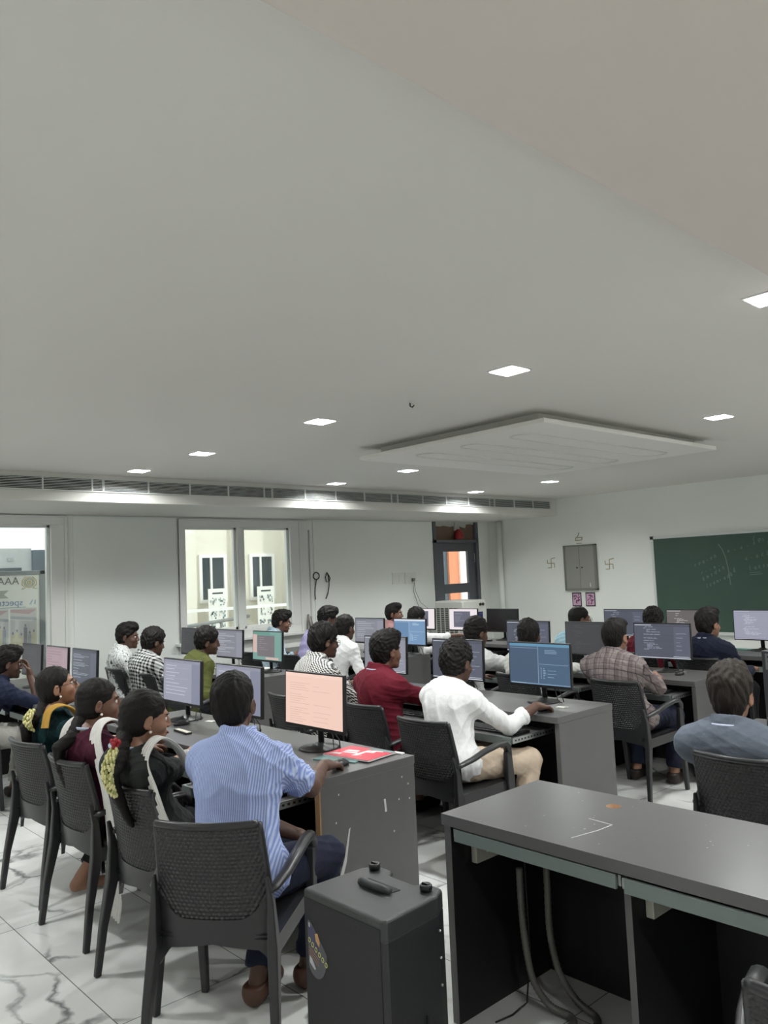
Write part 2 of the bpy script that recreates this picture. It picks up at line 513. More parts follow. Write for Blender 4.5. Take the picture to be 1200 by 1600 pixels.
# ---------------------------------------------------------------- outside the windows
EXW = mat('outside white render', (226, 222, 208), 0.8, noise=0.04)
m = MB(); m.box(-20, XW - 0.2, -6, 22, -0.2, -0.05); struct(m.build('trim_4', mat('outside floor', (190, 188, 180), 0.8, noise=0.1)), 'pale terrace floor outside the windows')
b = thing('building_facade', 'cream building facade with two tall windows seen through the double window', 'building', (-13.2, 8.3, -0.05))
m = MB(); m.box(-0.6, 0, -1.8, 6.0, 0, 6.0); m.box(0, 0.25, -1.8, -1.1, 0, 6.0); m.box(0, 0.9, 0.95, 1.25, 0, 6.0)
m.box(0.0, 0.10, -0.25, 0.0, 0, 6.0)
m.build('wall', EXW, b)
DKG = mat('dark outside glass', (52, 62, 68), 0.12)
for yc in (-0.62, 0.48):
    f = MB()
    f.box(0, 0.05, yc - 0.30, yc - 0.24, 1.36, 2.14); f.box(0, 0.05, yc + 0.22, yc + 0.28, 1.36, 2.14); f.box(0, 0.05, yc - 0.07, yc - 0.03, 1.36, 2.14)
    f.box(0, 0.05, yc - 0.30, yc + 0.28, 2.14, 2.2); f.box(0, 0.05, yc - 0.30, yc + 0.28, 1.30, 1.36)
    fo = f.build('window_frame', mat('outside white frame', (240, 240, 236), 0.4), b)
    g = MB(); g.box(0.0, 0.02, yc - 0.24, yc + 0.22, 1.36, 2.14); g.build('pane', DKG, fo)
b = thing('building_annex', 'pale grey building with a dark slot window behind the poster stand', 'building', (-16.5, 3.2, -0.05))
m = MB(); m.box(-1, 0, -4, 2.30, 0, 2.52); m.build('wall', mat('annex grey', (168, 172, 172), 0.8, noise=0.1), b)
m = MB(); m.box(0, 0.03, 1.45, 2.1, 1.98, 2.13); m.build('slot_window', DKG, b)
m = MB(); m.box(0, 0.03, 1.84, 1.95, 2.27, 2.33); m.build('wall_box', mat('wall box grey', (150, 154, 158), 0.6), b)
m = MB(); m.box(-1, 0.1, 2.30, 2.62, 0, 2.48); m.build('dark_column', mat('blue grey column', (74, 86, 96), 0.5, noise=0.3, nscale=3), b)
# terrace railing beyond the double window
r_ = thing('terrace_railing', 'grey metal terrace railing outside the double window', 'railing', (-10.6, 5.45, -0.05))
m = MB(); dxy = Vector((-0.60, 0.80, 0)); L_ = 3.2
a0 = Vector((0, 0, 1.03)); m.tube([a0 - dxy * 0.6, a0 + dxy * L_], 0.03, 8); m.build('handrail', mat('railing grey', (132, 134, 132), 0.5), r_)
m = MB()
for q in range(4):
    c = dxy * (q * 0.95)
    m.tube([(c.x, c.y, 0), (c.x, c.y, 1.03)], 0.022, 8)
m.build('posts', MATS['railing grey'], r_)
m = MB(); a0 = Vector((0, 0, 0.86)); m.tube([a0 - dxy * 0.6, a0 + dxy * L_], 0.012, 8); m.build('lower_rail', MATS['railing grey'], r_)
m = MB(); m.box(0, 0.06, 0, 3.0, 1.13, 1.18)
one('white_beam', m, mat('outside white frame', (240, 240, 236), 0.4), 'thin white rail crossing in front of the two poster stands outside', 'railing', (-12.3, 6.4, 0))
# poster stands outside
def speckle(mb, x, y0, y1, z0, z1, cols, n, rng, base=0):
    for _ in range(n):
        w = rng.uniform(0.06, 0.25) * (y1 - y0); h = rng.uniform(0.1, 0.3) * (z1 - z0)
        yy = rng.uniform(y0, y1 - w); zz = rng.uniform(z0, z1 - h)
        mb.cur = base + rng.randrange(cols)
        xx = x + rng.uniform(0.0003, 0.0022)
        mb.add([(xx, yy, zz), (xx, yy + w, zz), (xx, yy + w, zz + h), (xx, yy, zz + h)], [(0, 1, 2, 3)])
PALS = [mat('photo dark', (52, 60, 60), 0.6), mat('photo teal', (98, 130, 132), 0.6), mat('photo grey', (150, 156, 152), 0.6), mat('photo light', (214, 214, 206), 0.6)]
for (yy, lb) in ((7.60, 'white poster stand with dark pictures behind the left pane of the double window'), (8.66, 'white poster stand with teal pictures behind the right pane of the double window')):
    t = thing('poster_stand', lb, 'poster', (-12.9, yy, -0.05), group='poster stands across the terrace')
    m = MB(); m.box(-0.02, 0, -0.19, 0.19, 0.35, 1.56); m.box(-0.02, 0, -0.16, -0.13, 0, 0.35); m.box(-0.02, 0, 0.13, 0.16, 0, 0.35)
    m.build('board', mat('poster white', (232, 232, 226), 0.7), t)
    rng = random.Random(int(yy * 10)); m = MB()
    m.add([(0.002, -0.11, 1.46), (0.002, 0.11, 1.46), (0.002, 0.11, 1.49), (0.002, -0.11, 1.49)], [(0, 1, 2, 3)])
    for z0 in (1.24, 1.0, 0.78, 0.55):
        for y0 in (-0.17, 0.01):
            speckle(m, 0.001, y0, y0 + 0.15, z0, z0 + 0.17, 4, 16, rng)
    m.build('pictures', PALS, t)
# framed sheet right outside the left window, seen from its back so the print reads reversed
t = thing('poster_stand', 'large framed college poster leaning outside the left window, print seen reversed', 'poster', (-9.32, 2.62, 0.0))
m = MB()
m.box(-0.02, 0.012, 0.57, 0.635, 0.1, 1.86); m.box(-0.02, 0.012, -0.75, -0.69, 0.1, 1.86); m.box(-0.02, 0.012, -0.75, 0.635, 1.81, 1.86); m.box(-0.02, 0.012, -0.75, 0.635, 0.1, 0.15)
m.build('poster_frame', mat('grey poster frame', (120, 122, 124), 0.4), t, bevel=0.006)
m = MB(); m.box(-0.010, 0, -0.70, 0.58, 0.14, 1.82); m.build('sheet', mat('backlit sheet', (222, 218, 212), 0.8), t)
m = MB(); m.prism([(-0.60, 1.56), (0.24, 1.56), (0.19, 1.60), (0.24, 1.645), (-0.60, 1.645)], 0.0005, 0.002, 'x'); m.build('ribbon', mat('print grey', (150, 150, 144), 0.7), t)
def text_mesh(body, size, mt, parent, name, mtx, extrude=0.0008):
    cu = bpy.data.curves.new(name, 'FONT'); cu.body = body; cu.size = size; cu.extrude = extrude; cu.align_x = 'CENTER'
    o = bpy.data.objects.new(name, cu); COL.objects.link(o)
    dg = bpy.context.evaluated_depsgraph_get(); dg.update()
    me = bpy.data.meshes.new_from_object(o.evaluated_get(dg))
    bpy.data.objects.remove(o)
    me.transform(mtx); me.materials.clear(); me.materials.append(mt)
    n = bpy.data.objects.new(name, me); COL.objects.link(n)
    if parent: n.parent = parent
    return n
# plane facing +X with the text running mirrored (towards -Y when read)
def facing_x(y, z, mirror=False, x=0.002):
    sx = -1 if mirror else 1
    return Matrix(((0, 0, 1, x), (sx, 0, 0, y), (0, 1, 0, z), (0, 0, 0, 1)))
text_mesh('AAA', 0.115, mat('print dark grey', (92, 92, 90), 0.7), t, 'title_text', facing_x(0.235, 1.71, True))
text_mesh('spectrum', 0.105, mat('print blue', (92, 124, 164), 0.7), t, 'blue_text', facing_x(0.19, 1.475, True))
m = MB(); m.add([(0.001, -0.05, 1.448), (0.001, 0.42, 1.448), (0.001, 0.42, 1.456), (0.001, -0.05, 1.456)], [(0, 1, 2, 3)])
for k_ in range(2): m.add([(0.001, 0.46 + k_ * 0.05, 1.48), (0.001, 0.475 + k_ * 0.05, 1.48), (0.001, 0.50 + k_ * 0.03, 1.53), (0.001, 0.49 + k_ * 0.03, 1.53)], [(0, 1, 2, 3)])
m.build('underline', mat('print pale blue', (140, 160, 178), 0.7), t)
m = MB()
for ring, rr in ((0, 0.055), (1, 0.04), (2, 0.022)):
    m.cur = ring % 2
    m.tube([(0.001, 0.46 + rr * math.cos(a * PI / 12), 1.725 + rr * math.sin(a * PI / 12)) for a in range(25)], 0.005, 6)
m.cur = 0
for s_ in (-1, 1):
    m.tube([(0.001, 0.46 + s_ * 0.035, 1.79), (0.001, 0.46 + s_ * 0.075, 1.75), (0.001, 0.46 + s_ * 0.078, 1.70), (0.001, 0.46 + s_ * 0.04, 1.665), (0.001, 0.46 + s_ * 0.08, 1.655)], 0.006, 6)
m.box(0.0, 0.001, 0.445, 0.475, 1.70, 1.75)
m.build('emblem', [mat('print ochre', (186, 172, 126), 0.7), mat('print grey green', (140, 146, 140), 0.7)], t)
PP = [mat('print sky', (196, 190, 190), 0.7), mat('print maroon', (186, 152, 156), 0.7), mat('print yellow', (196, 186, 160), 0.7), mat('print slate', (160, 160, 166), 0.7), mat('print dark', (142, 140, 144), 0.7)]
m = MB(); rng = random.Random(5)
for y0, y1 in ((-0.62, -0.08), (-0.06, 0.235), (0.255, 0.535)):
    m.cur = 0; m.add([(0.0004, y0, 0.95), (0.0004, y1, 0.95), (0.0004, y1, 1.44), (0.0004, y0, 1.44)], [(0, 1, 2, 3)])
    m.cur = 3; m.add([(0.0008, y0, 1.33), (0.0008, y1, 1.30), (0.0008, y1, 1.33), (0.0008, y0, 1.36)], [(0, 1, 2, 3)])
    m.cur = 1; m.add([(0.0008, y0, 1.40), (0.0008, y0 + 0.2, 1.37), (0.0008, y1, 1.42), (0.0008, y0, 1.43)], [(0, 1, 2, 3)])
    n = int((y1 - y0) / 0.045)
    for q in range(n):
        yy = y0 + 0.025 + q * 0.045; h = rng.uniform(1.16, 1.28); m.cur = rng.choice((1, 2, 3, 4, 1))
        m.prism([(yy - 0.022, 0.95), (yy + 0.022, 0.95), (yy + 0.018, h - 0.05), (yy - 0.018, h - 0.05)], 0.001, 0.0015, 'x')
        m.cur = 4; m.prism([(yy + 0.011 * math.cos(a * PI / 4), h - 0.03 + 0.018 * math.sin(a * PI / 4)) for a in range(8)], 0.001, 0.0016, 'x')
m.build('group_photos', PP, t)
# coloured wall strips beyond the door glass
t = thing('terrace_wall', 'orange brick pillar and bright wall seen through the corner door glass', 'wall', (-12.0, 13.2, -0.05))
m = MB(); m.box(-0.4, 0, -0.28, 0.03, 0, 3.2); m.build('brick_pillar', mat('orange brick', (222, 142, 104), 0.8, noise=0.15, nscale=12), t)
m = MB(); m.box(-0.4, 0.05, 0.03, 1.2, 0, 3.2); m.build('pale_wall', mat('pale sunlit wall', (244, 232, 220), 0.8), t)
m = MB(); m.box(-0.4, -0.05, -1.2, -0.28, 0, 3.2); m.build('dark_side', mat('blue grey column', (74, 86, 96), 0.5), t)

# ---------------------------------------------------------------- things on the window wall
for k_, (yy, lb) in enumerate(((6.64, 'black coiled cable hanging from a ring on the wall, nearer the double window'), (6.83, 'black cable with a tangled top loop hanging on the wall, nearer the switches'))):
    m = MB()
    if k_ == 0:
        m.tube([(0.012 + 0.004 * math.sin(a), 0.05 * math.cos(a * PI / 10), 0.05 * math.sin(a * PI / 10)) for a in range(41)], 0.0065, 6)
        m.tube([(0.012, 0.0, -0.05), (0.015, -0.012, -0.10), (0.015, -0.03, -0.17), (0.015, -0.035, -0.25), (0.015, -0.03, -0.32)], 0.007, 6)
    else:
        m.tube([(0.012, 0.0, 0.045), (0.012, -0.03, -0.02), (0.012, -0.02, -0.085), (0.012, 0.03, -0.09), (0.012, 0.05, -0.04), (0.012, 0.03, 0.0), (0.012, 0.0, 0.045), (0.012, 0.02, -0.01), (0.012, 0.028, -0.08)], 0.0065, 6)
        m.tube([(0.015, 0.028, -0.08), (0.015, 0.024, -0.15), (0.015, 0.0, -0.25), (0.015, -0.04, -0.32)], 0.007, 6)
    one('hanging_cable', m, WIRE, lb, 'cable', (XW + 0.014, yy, 1.66))
m = MB(); m.box(0, 0.012, -0.12, 0.12, -0.085, 0.085)
for a, b2 in ((-0.09, -0.02), (0.01, 0.09)): m.box(0.012, 0.016, a, b2, -0.06, 0.06)
sb = one('switch_board', m, mat('aged white plastic', (226, 228, 222), 0.4), 'white wall switch board left of the plugged-in socket', 'switch', (XW + 0.012, 8.19, 1.57), bevel=0.003)
t = thing('wall_socket', 'white wall socket board with a plug and thin cord hanging down', 'socket', (XW + 0.012, 8.45, 1.565))
m = MB(); m.box(0, 0.012, -0.12, 0.12, -0.085, 0.085); m.box(0.012, 0.016, -0.09, -0.01, -0.06, 0.06); m.build('plate', MATS['aged white plastic'], t, bevel=0.003)
m = MB(); m.box(0.012, 0.06, 0.01, 0.05, -0.05, 0.0); m.build('plug', mat('grey plug', (120, 120, 116), 0.5), t, bevel=0.006)
m = MB()
m.tube([(0.05, 0.03, -0.05), (0.04, 0.06, -0.2), (0.04, 0.16, -0.38), (0.05, 0.34, -0.50)], 0.0035, 6); m.tube([(0.05, 0.03, -0.05), (0.03, 0.03, -0.2), (0.04, 0.09, -0.38), (0.05, 0.12, -0.47)], 0.0035, 6)
m.build('cord', mat('grey cord', (120, 124, 118), 0.6), t)
m = MB(); m.tube([(0, 0, 0), (0.008, 0.015, 0.22)], 0.010, 8); m.tube([(0.01, 0.05, 0), (0.008, 0.02, 0.22)], 0.010, 8); m.tube([(0.02, 0.09, 0.0), (0.02, 0.05, 0.19)], 0.008, 8)
one('metal_rods', m, mat('dull rods', (128, 122, 116), 0.5, metal=0.3), 'bundle of short metal rods standing on the right end of the window sill', 'rods', (XW + 0.05, 6.44, 0.93))
m = MB(); m.cur = 1; m.box(0, 0.03, -0.05, 0.06, 0.11, 0.26); m.cur = 0
m.lathe([(0.0, -0.03), (0.075, -0.03), (0.085, 0.0), (0.07, 0.06), (0.045, 0.11), (0.03, 0.13)], (0.06, 0, 0), 20)
one('alarm_bell', m, [mat('alarm red', (150, 34, 40), 0.4), PLAST], 'red alarm bell fixed to the brown board above the corner door', 'alarm bell', (XW - 0.035, 9.58, 2.19))

# ---------------------------------------------------------------- chalkboard wall
ch = thing('chalkboard', 'large dark green chalkboard with white frame and faint chalk writing', 'chalkboard', (-4.2, YF, 0.69))
m = MB(); m.box(-1.47, 1.47, -0.02, -0.005, 0.0, 1.30)
cb = mat('green chalkboard', (58, 84, 72), 0.55, noise=0.16, nscale=2.2); m.build('writing_surface', cb, ch)
m = MB(); m.box(-1.50, 1.50, -0.03, 0, 1.28, 1.315); m.box(-1.50, 1.50, -0.03, 0, -0.03, 0.0); m.box(-1.50, -1.465, -0.03, 0, 0, 1.28); m.box(1.465, 1.50, -0.03, 0, 0, 1.28)
m.build('frame', mat('board frame white', (214, 216, 214), 0.4), ch, bevel=0.003)
m = MB(); m.box(-1.51, -1.46, -0.035, 0, 1.275, 1.32); m.build('corner_cap', BLACKM, ch, bevel=0.004)
m = MB(); m.box(-1.50, 1.50, -0.07, -0.03, -0.035, -0.02); m.build('chalk_tray', MATS['board frame white'], ch)
def chalk(mb, pts, w=0.006):
    for (x0, z0), (x1, z1) in zip(pts[:-1], pts[1:]):
        dx, dz = x1 - x0, z1 - z0; l = math.hypot(dx, dz) or 1; nx, nz = -dz / l * w / 2, dx / l * w / 2
        mb.add([(x0 - nx, -0.0212, z0 - nz), (x1 - nx, -0.0212, z1 - nz), (x1 + nx, -0.0212, z1 + nz), (x0 + nx, -0.0212, z0 + nz)], [(0, 1, 2, 3)])
m = MB(); rng = random.Random(3)
def scrawl(word, x, z, dx, dz, s):
    G = {'r': [(0, 0), (0, 1), (0.1, 0.8), (0.5, 1)], 'e': [(0, .5), (.6, .5), (.5, 1), (.1, .9), (0, .3), (.5, 0)], 'a': [(.6, .9), (.1, .8), (0, .2), (.5, .1), (.6, .9), (.6, 0)], 'n': [(0, 0), (0, 1), (.5, .9), (.6, 0)], 's': [(.5, 1), (0, .8), (.5, .4), (0, 0)], 'o': [(.3, 1), (0, .5), (.3, 0), (.6, .5), (.3, 1)], 'l': [(0, 1.6), (0, 0), (.2, 0)], 'i': [(0, .8), (0, 0)], 'c': [(.5, 1), (0, .6), (.1, .1), (.5, 0)], 't': [(.2, 1.4), (.2, 0), (.4, 0)], 'd': [(.6, 1.6), (.6, 0), (0, .2), (.1, .9), (.6, .8)],
         'x': [(0, 0), (.5, 1)], 'm': [(0, 0), (0, 1), (.3, .5), (.5, 1), (.6, 0)], 'k': [(0, 0), (0, 1.4), (.5, .6), (0, .5), (.6, 0)], '=': [(0, .4), (.5, .4)], '(': [(.3, 1.8), (0, 1), (.3, -.2)], 'p': [(0, -.6), (0, 1), (.5, .8), (0, .3)]}
    for c in word:
        g = G.get(c)
        if g: chalk(m, [(x + s * px, z + s * pz * 1.1) for px, pz in g], 0.0055)
        x += dx; z += dz
# board-local: x = world + 4.2, z = world - 0.69
scrawl('rea=on', -0.88, 0.87, 0.055, 0.022, 0.035)
scrawl('x==m=', -0.80, 0.77, 0.06, 0.022, 0.03)
scrawl('kmsdon', -0.78, 0.68, 0.055, 0.028, 0.035)
scrawl('tcomiadk', -0.74, 0.59, 0.048, 0.020, 0.033)
chalk(m, [(-0.54, 1.16), (-0.49, 1.08), (-0.455, 0.98), (-0.44, 0.88), (-0.425, 0.78), (-0.415, 0.62)], 0.010)
scrawl('e=a=r', -0.42, 1.04, 0.085, 0.02, 0.03); scrawl('(ei', -0.08, 1.14, 0.06, 0.01, 0.05)
scrawl('a=acl', -0.2, 0.93, 0.07, 0.015, 0.035)
scrawl('k', -0.36, 0.78, 0.05, 0, 0.04); scrawl('lansi', -0.15, 0.80, 0.055, 0.01, 0.035)
chalk(m, [(-0.16, 0.77), (-0.02, 0.775)], 0.005); chalk(m, [(-0.16, 0.745), (0.0, 0.75)], 0.005)
scrawl('lock', 0.1, 1.1, 0.06, 0.01, 0.04); scrawl('ndos', 0.1, 0.95, 0.06, 0.01, 0.035)
m.build('chalk_writing', mat('chalk', (124, 142, 134), 0.9), ch)
m = MB(); m.tube([(0, -0.05, 0), (0, -0.05, 2.43)], 0.045, 12)
struct(m.build('trim_5', WALL, loc=(-8.415, YF, 0)), 'white vertical pipe in the corner')
c = thing('wall_cabinet', 'grey metal two-door wall cabinet on the chalkboard wall', 'cabinet', (-6.885, YF, 1.27))
CG = mat('grey cabinet paint', (146, 146, 140), 0.5)
m = MB(); m.box(-0.285, 0.285, -0.05, 0, 0, 0.025); m.box(-0.285, 0.285, -0.05, 0, 0.665, 0.69); m.box(-0.285, -0.255, -0.05, 0, 0, 0.69); m.box(0.25, 0.285, -0.05, 0, 0, 0.69); m.box(-0.26, 0.26, -0.02, 0, 0.02, 0.67)
m.build('cabinet_frame', mat('grey cabinet edge', (124, 124, 118), 0.5), c, bevel=0.003)
for s_ in (-1, 1):
    m = MB(); m.box(min(s_ * 0.002, s_ * 0.252), max(s_ * 0.002, s_ * 0.252), -0.045, -0.02, 0.027, 0.663); dd = m.build('door', CG, c, bevel=0.002)
    m = MB(); m.tube([(s_ * 0.045, -0.045, 0.345), (s_ * 0.045, -0.06, 0.345)], [0.008, 0.011], 10); m.build('knob', BLACK, dd)
m = MB(); m.box(0.165, 0.175, -0.047, -0.044, 0.05, 0.11); m.build('white_label', PAPER, c)
OCH = mat('ochre wall mark', (158, 144, 104), 0.9)
def strokes(lines, w, x=0, z=0):
    mb = MB()
    for (x0, z0), (x1, z1) in lines:
        dx, dz = x1 - x0, z1 - z0; l = math.hypot(dx, dz); nx, nz = -dz / l * w / 2, dx / l * w / 2
        mb.prism([(x0 - nx, z0 - nz), (x1 - nx, z1 - nz), (x1 + nx, z1 + nz), (x0 + nx, z0 + nz)], -0.002, 0.0, 'y')
    return mb
S_ = 0.07
SW = [((0, -S_), (0, S_)), ((-S_, 0), (S_ * .85, 0.0)), ((0, S_), (S_ * 1.15, S_ * 1.2)), ((S_ * .85, 0), (S_ * .85, -S_)), ((0, -S_), (-S_ * .95, -S_)), ((-S_, 0), (-S_, S_ * .8))]
one('wall_symbol', strokes(SW, 0.011), OCH, 'small ochre Hindu auspicious symbol painted left of the grey wall cabinet', 'painted symbol', (-7.435, YF - 0.0005, 1.70), group='auspicious symbols beside the cabinet')
one('wall_symbol', strokes(SW, 0.011), OCH, 'small ochre Hindu auspicious symbol painted right of the grey wall cabinet', 'painted symbol', (-6.40, YF - 0.0005, 1.645), group='auspicious symbols beside the cabinet')
mb = strokes([((-0.055, 0.02), (0.055, 0.025)), ((-0.06, -0.02), (0.05, -0.018)), ((-0.045, -0.065), (0.05, -0.065)), ((-0.06, -0.02), (-0.05, 0.03)), ((0.05, -0.02), (0.058, 0.03)), ((-0.03, 0.035), (-0.005, 0.06)), ((-0.005, 0.06), (0.01, 0.10)), ((0.01, 0.10), (-0.002, 0.075))], 0.012)
one('wall_mark', mb, OCH, 'small ochre lamp-shaped mark painted above the grey wall cabinet', 'painted symbol', (-6.90, YF - 0.0005, 2.05))
for xc, sd, lb in ((-7.0, 1, 'left small black-edged pink picture under the wall cabinet'), (-6.76, 2, 'right small black-edged pink picture under the wall cabinet')):
    t = thing('wall_picture', lb, 'picture', (xc, YF, 1.13), group='pink pictures under the cabinet')
    m = MB(); m.box(-0.083, 0.083, -0.004, 0, -0.105, 0.105); m.build('border', mat('picture border', (52, 42, 50), 0.6), t)
    m = MB(); m.box(-0.068, 0.068, -0.006, -0.004, -0.088, 0.088); rng = random.Random(sd)
    for q in range(26):
        m.cur = rng.choice((1, 2, 2)); a = rng.uniform(-0.055, 0.04); b2 = rng.uniform(-0.08, 0.06)
        w, h = rng.uniform(0.01, 0.03), rng.uniform(0.008, 0.03)
        m.prism([(a, b2), (a + w, b2 + h * 0.4), (a + w * 0.8, b2 + h), (a - 0.004, b2 + h * 0.7)], -0.0066 - q * 0.00002, -0.006, 'y')
    m.build('print', [mat('pink print', (206, 170, 196), 0.6), mat('magenta print', (140, 62, 108), 0.6), mat('plum print', (86, 44, 74), 0.6)], t)

# air cooler in the corner
t = thing('air_cooler', 'tall white air cooler with a square grille standing in the corner by the door', 'air cooler', (-8.17, 9.00, 0))
CW = mat('cooler white', (206, 206, 200), 0.4)
m = MB(); m.box(-0.29, 0.29, -0.27, 0.27, 0.10, 1.20); m.build('body', CW, t, bevel=0.03, seg=3)
m = MB(); m.box(-0.24, 0.20, -0.285, -0.27, 0.62, 1.10); m.build('grille_recess', mat('cooler recess', (96, 98, 92), 0.7), t)
m = MB()
for q in range(6): m.box(-0.24 + q * 0.088 - 0.008, -0.24 + q * 0.088 + 0.008, -0.292, -0.28, 0.62, 1.10)
for q in range(16): m.box(-0.24, 0.20, -0.296, -0.288, 0.62 + q * 0.032 - 0.003, 0.62 + q * 0.032 + 0.003)
m.build('louvres', CW, t)
m = MB(); m.box(0.288, 0.297, -0.17, -0.01, 0.80, 1.02); m.box(0.288, 0.297, 0.01, 0.17, 0.80, 1.02); m.build('water_panel', mat('deep blue plastic', (26, 34, 92), 0.25), t, bevel=0.01)
m = MB()
for yy, zz in ((0.12, 1.13), (0.18, 1.13), (0.12, 0.66), (0.18, 0.66)): m.tube([(0.288, yy, zz), (0.305, yy, zz)], 0.022 if zz > 1 else 0.013, 12)
m.build('control_knobs', BLACK, t)
m = MB()
for sx in (-1, 1):
    for sy in (-1, 1): m.lathe([(0.03, 0), (0.035, 0.05), (0.02, 0.10)], (sx * 0.22, sy * 0.2, 0), 12)
m.build('castors', BLACK, t)
# ================================================================ FURNITURE
def desk(x0, x1, y0, label, trays, dividers, depth=0.60, brown=False, grommets=None):
    """bench desk along X with its worker side at Y = y0; trays = list of (xa, xb, pulled out by, front height)"""
    H, T = 0.75, 0.04
    t = thing('computer_desk', label, 'desk', ((x0 + x1) / 2, y0 + depth / 2, 0), group='dark grey bench desks')
    cx, cy = (x0 + x1) / 2, y0 + depth / 2
    m = MB()
    if grommets:
        gx, gy = grommets[0][0] - cx, grommets[0][1] - cy; s_ = 0.05; r_ = 0.028
        xa_, xb_, ya_, yb_ = x0 - cx, x1 - cx, y0 - cy, y0 + depth - cy
        top = []; n = 32
        for q in range(n):
            a = 2 * PI * (q + 0.5) / n; c_, sn = math.cos(a), math.sin(a); k = s_ / max(abs(c_), abs(sn))
            top.append(((gx + c_ * k, gy + sn * k), (gx + c_ * r_, gy + sn * r_)))
        cor = [(gx + s_, gy + s_), (gx - s_, gy + s_), (gx - s_, gy - s_), (gx + s_, gy - s_)]
        xs, ys = [xa_, gx - s_, gx + s_, xb_], [ya_, gy - s_, gy + s_, yb_]
        V = {}
        def vid(x, y, z): return (x, y, z)
        for z, flip in ((H, False), (H - T, True)):
            for i in range(3):
                for j in range(3):
                    if i == 1 and j == 1: continue
                    m.add([(xs[i], ys[j], z), (xs[i + 1], ys[j], z), (xs[i + 1], ys[j + 1], z), (xs[i], ys[j + 1], z)], [(3, 2, 1, 0) if flip else (0, 1, 2, 3)])
            for q in range(n):
                o1, i1 = top[q]; o2, i2 = top[(q + 1) % n]
                pts_ = [o1, o2, i2, i1]
                if (q + 1) % 8 == 4: 
                    cc = cor[((q + 1) // 8) % 4]; pts_ = [o1, cc, o2, i2, i1]
                m.add([(p_[0], p_[1], z) for p_ in pts_], [tuple(range(len(pts_)))[::(-1 if flip else 1)]])
        m.add([(xa_, ya_, H - T), (xb_, ya_, H - T), (xb_, yb_, H - T), (xa_, yb_, H - T), (xa_, ya_, H), (xb_, ya_, H), (xb_, yb_, H), (xa_, yb_, H)], [(0, 1, 5, 4), (1, 2, 6, 5), (2, 3, 7, 6), (3, 0, 4, 7)])
        m.cur = 1
        for q in range(n):
            i1 = top[q][1]; i2 = top[(q + 1) % n][1]
            m.add([(i1[0], i1[1], H - T), (i2[0], i2[1], H - T), (i2[0], i2[1], H), (i1[0], i1[1], H)], [(3, 2, 1, 0)])
        m.build('worktop', [DESK, mat('raw orange board', (214, 178, 148), 0.7)], t)
    else:
        m.box(x0 - cx, x1 - cx, y0 - cy, y0 + depth - cy, H - T, H); m.build('worktop', DESK, t, bevel=0.0025)
    for xa in (x0, x1 - 0.035):
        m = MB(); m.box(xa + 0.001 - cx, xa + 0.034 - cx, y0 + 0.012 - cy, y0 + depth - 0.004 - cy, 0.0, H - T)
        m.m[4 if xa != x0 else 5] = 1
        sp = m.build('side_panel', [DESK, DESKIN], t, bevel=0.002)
        if brown and xa != x0:
            m = MB(); m.box(xa - cx + 0.001, xa + 0.034 - cx, y0 + 0.004 - cy, y0 + 0.0125 - cy, 0, H - T); m.build('edge_strip', TAN, sp)
            m = MB(); X = x1 - cx + 0.0002
            def mark(pts):
                n = len(pts) // 2
                m.prism(pts, X, X + 0.0006, 'x')
            q = y0 - cy
            mark([(q + 0.165, 0.50), (q + 0.175, 0.505), (q + 0.145, 0.36), (q + 0.115, 0.285), (q + 0.075, 0.27), (q + 0.10, 0.30), (q + 0.135, 0.38)])
            mark([(q + 0.385, 0.585), (q + 0.397, 0.585), (q + 0.402, 0.525), (q + 0.390, 0.525)])
            for yy, zz in ((0.11, 0.66), (0.09, 0.54), (0.505, 0.66), (0.545, 0.62), (0.55, 0.55), (0.48, 0.56), (0.44, 0.42)):
                mark([(q + yy, zz), (q + yy + 0.007, zz), (q + yy + 0.006, zz + 0.009), (q + yy, zz + 0.007)])
            m.build('scratches', SCR, sp)
    for xd in dividers:
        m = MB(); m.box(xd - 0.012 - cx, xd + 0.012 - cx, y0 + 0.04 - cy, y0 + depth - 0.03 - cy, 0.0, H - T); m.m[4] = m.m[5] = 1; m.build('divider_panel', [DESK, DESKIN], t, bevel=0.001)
    m = MB(); m.box(x0 + 0.036 - cx, x1 - 0.036 - cx, y0 + depth - 0.03 - cy, y0 + depth - 0.012 - cy, 0.08, H - T)
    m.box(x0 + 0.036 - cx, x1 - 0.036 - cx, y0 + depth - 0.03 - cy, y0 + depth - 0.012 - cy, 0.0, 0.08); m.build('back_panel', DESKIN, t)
    for (xa, xb, out, zt) in trays:
        yf = y0 - out + 0.005
        m = MB(); m.cur = 0; m.box(xa - cx, xb - cx, yf + 0.012 - cy, yf + 0.40 - cy, zt - 0.032, zt - 0.014)
        tr = m.build('keyboard_tray', DESK, t)
        m = MB(); m.box(xa - cx, xb - cx, yf - cy, yf + 0.012 - cy, zt - 0.045, zt); m.build('tray_front', TRAYM, tr, bevel=0.002)
        for sx in (xa - 0.012, xb + 0.001):
            m = MB(); m.box(sx - cx, sx + 0.011 - cx, yf + 0.012 - cy, y0 + 0.42 - cy, zt - 0.036, zt - 0.004)
            m.cur = 1
            n = max(2, int((out + 0.1) / 0.03))
            for q in range(n):
                yy = yf + 0.03 + q * 0.03
                m.box(sx - 0.0006 - cx, sx + 0.0116 - cx, yy - cy, yy + 0.014 - cy, zt - 0.025, zt - 0.015)
            m.build('slide_rail', [STEEL, BLACK], tr)
    return t

RY = dict(A=2.17, B=3.97, C=5.70, D=7.42)
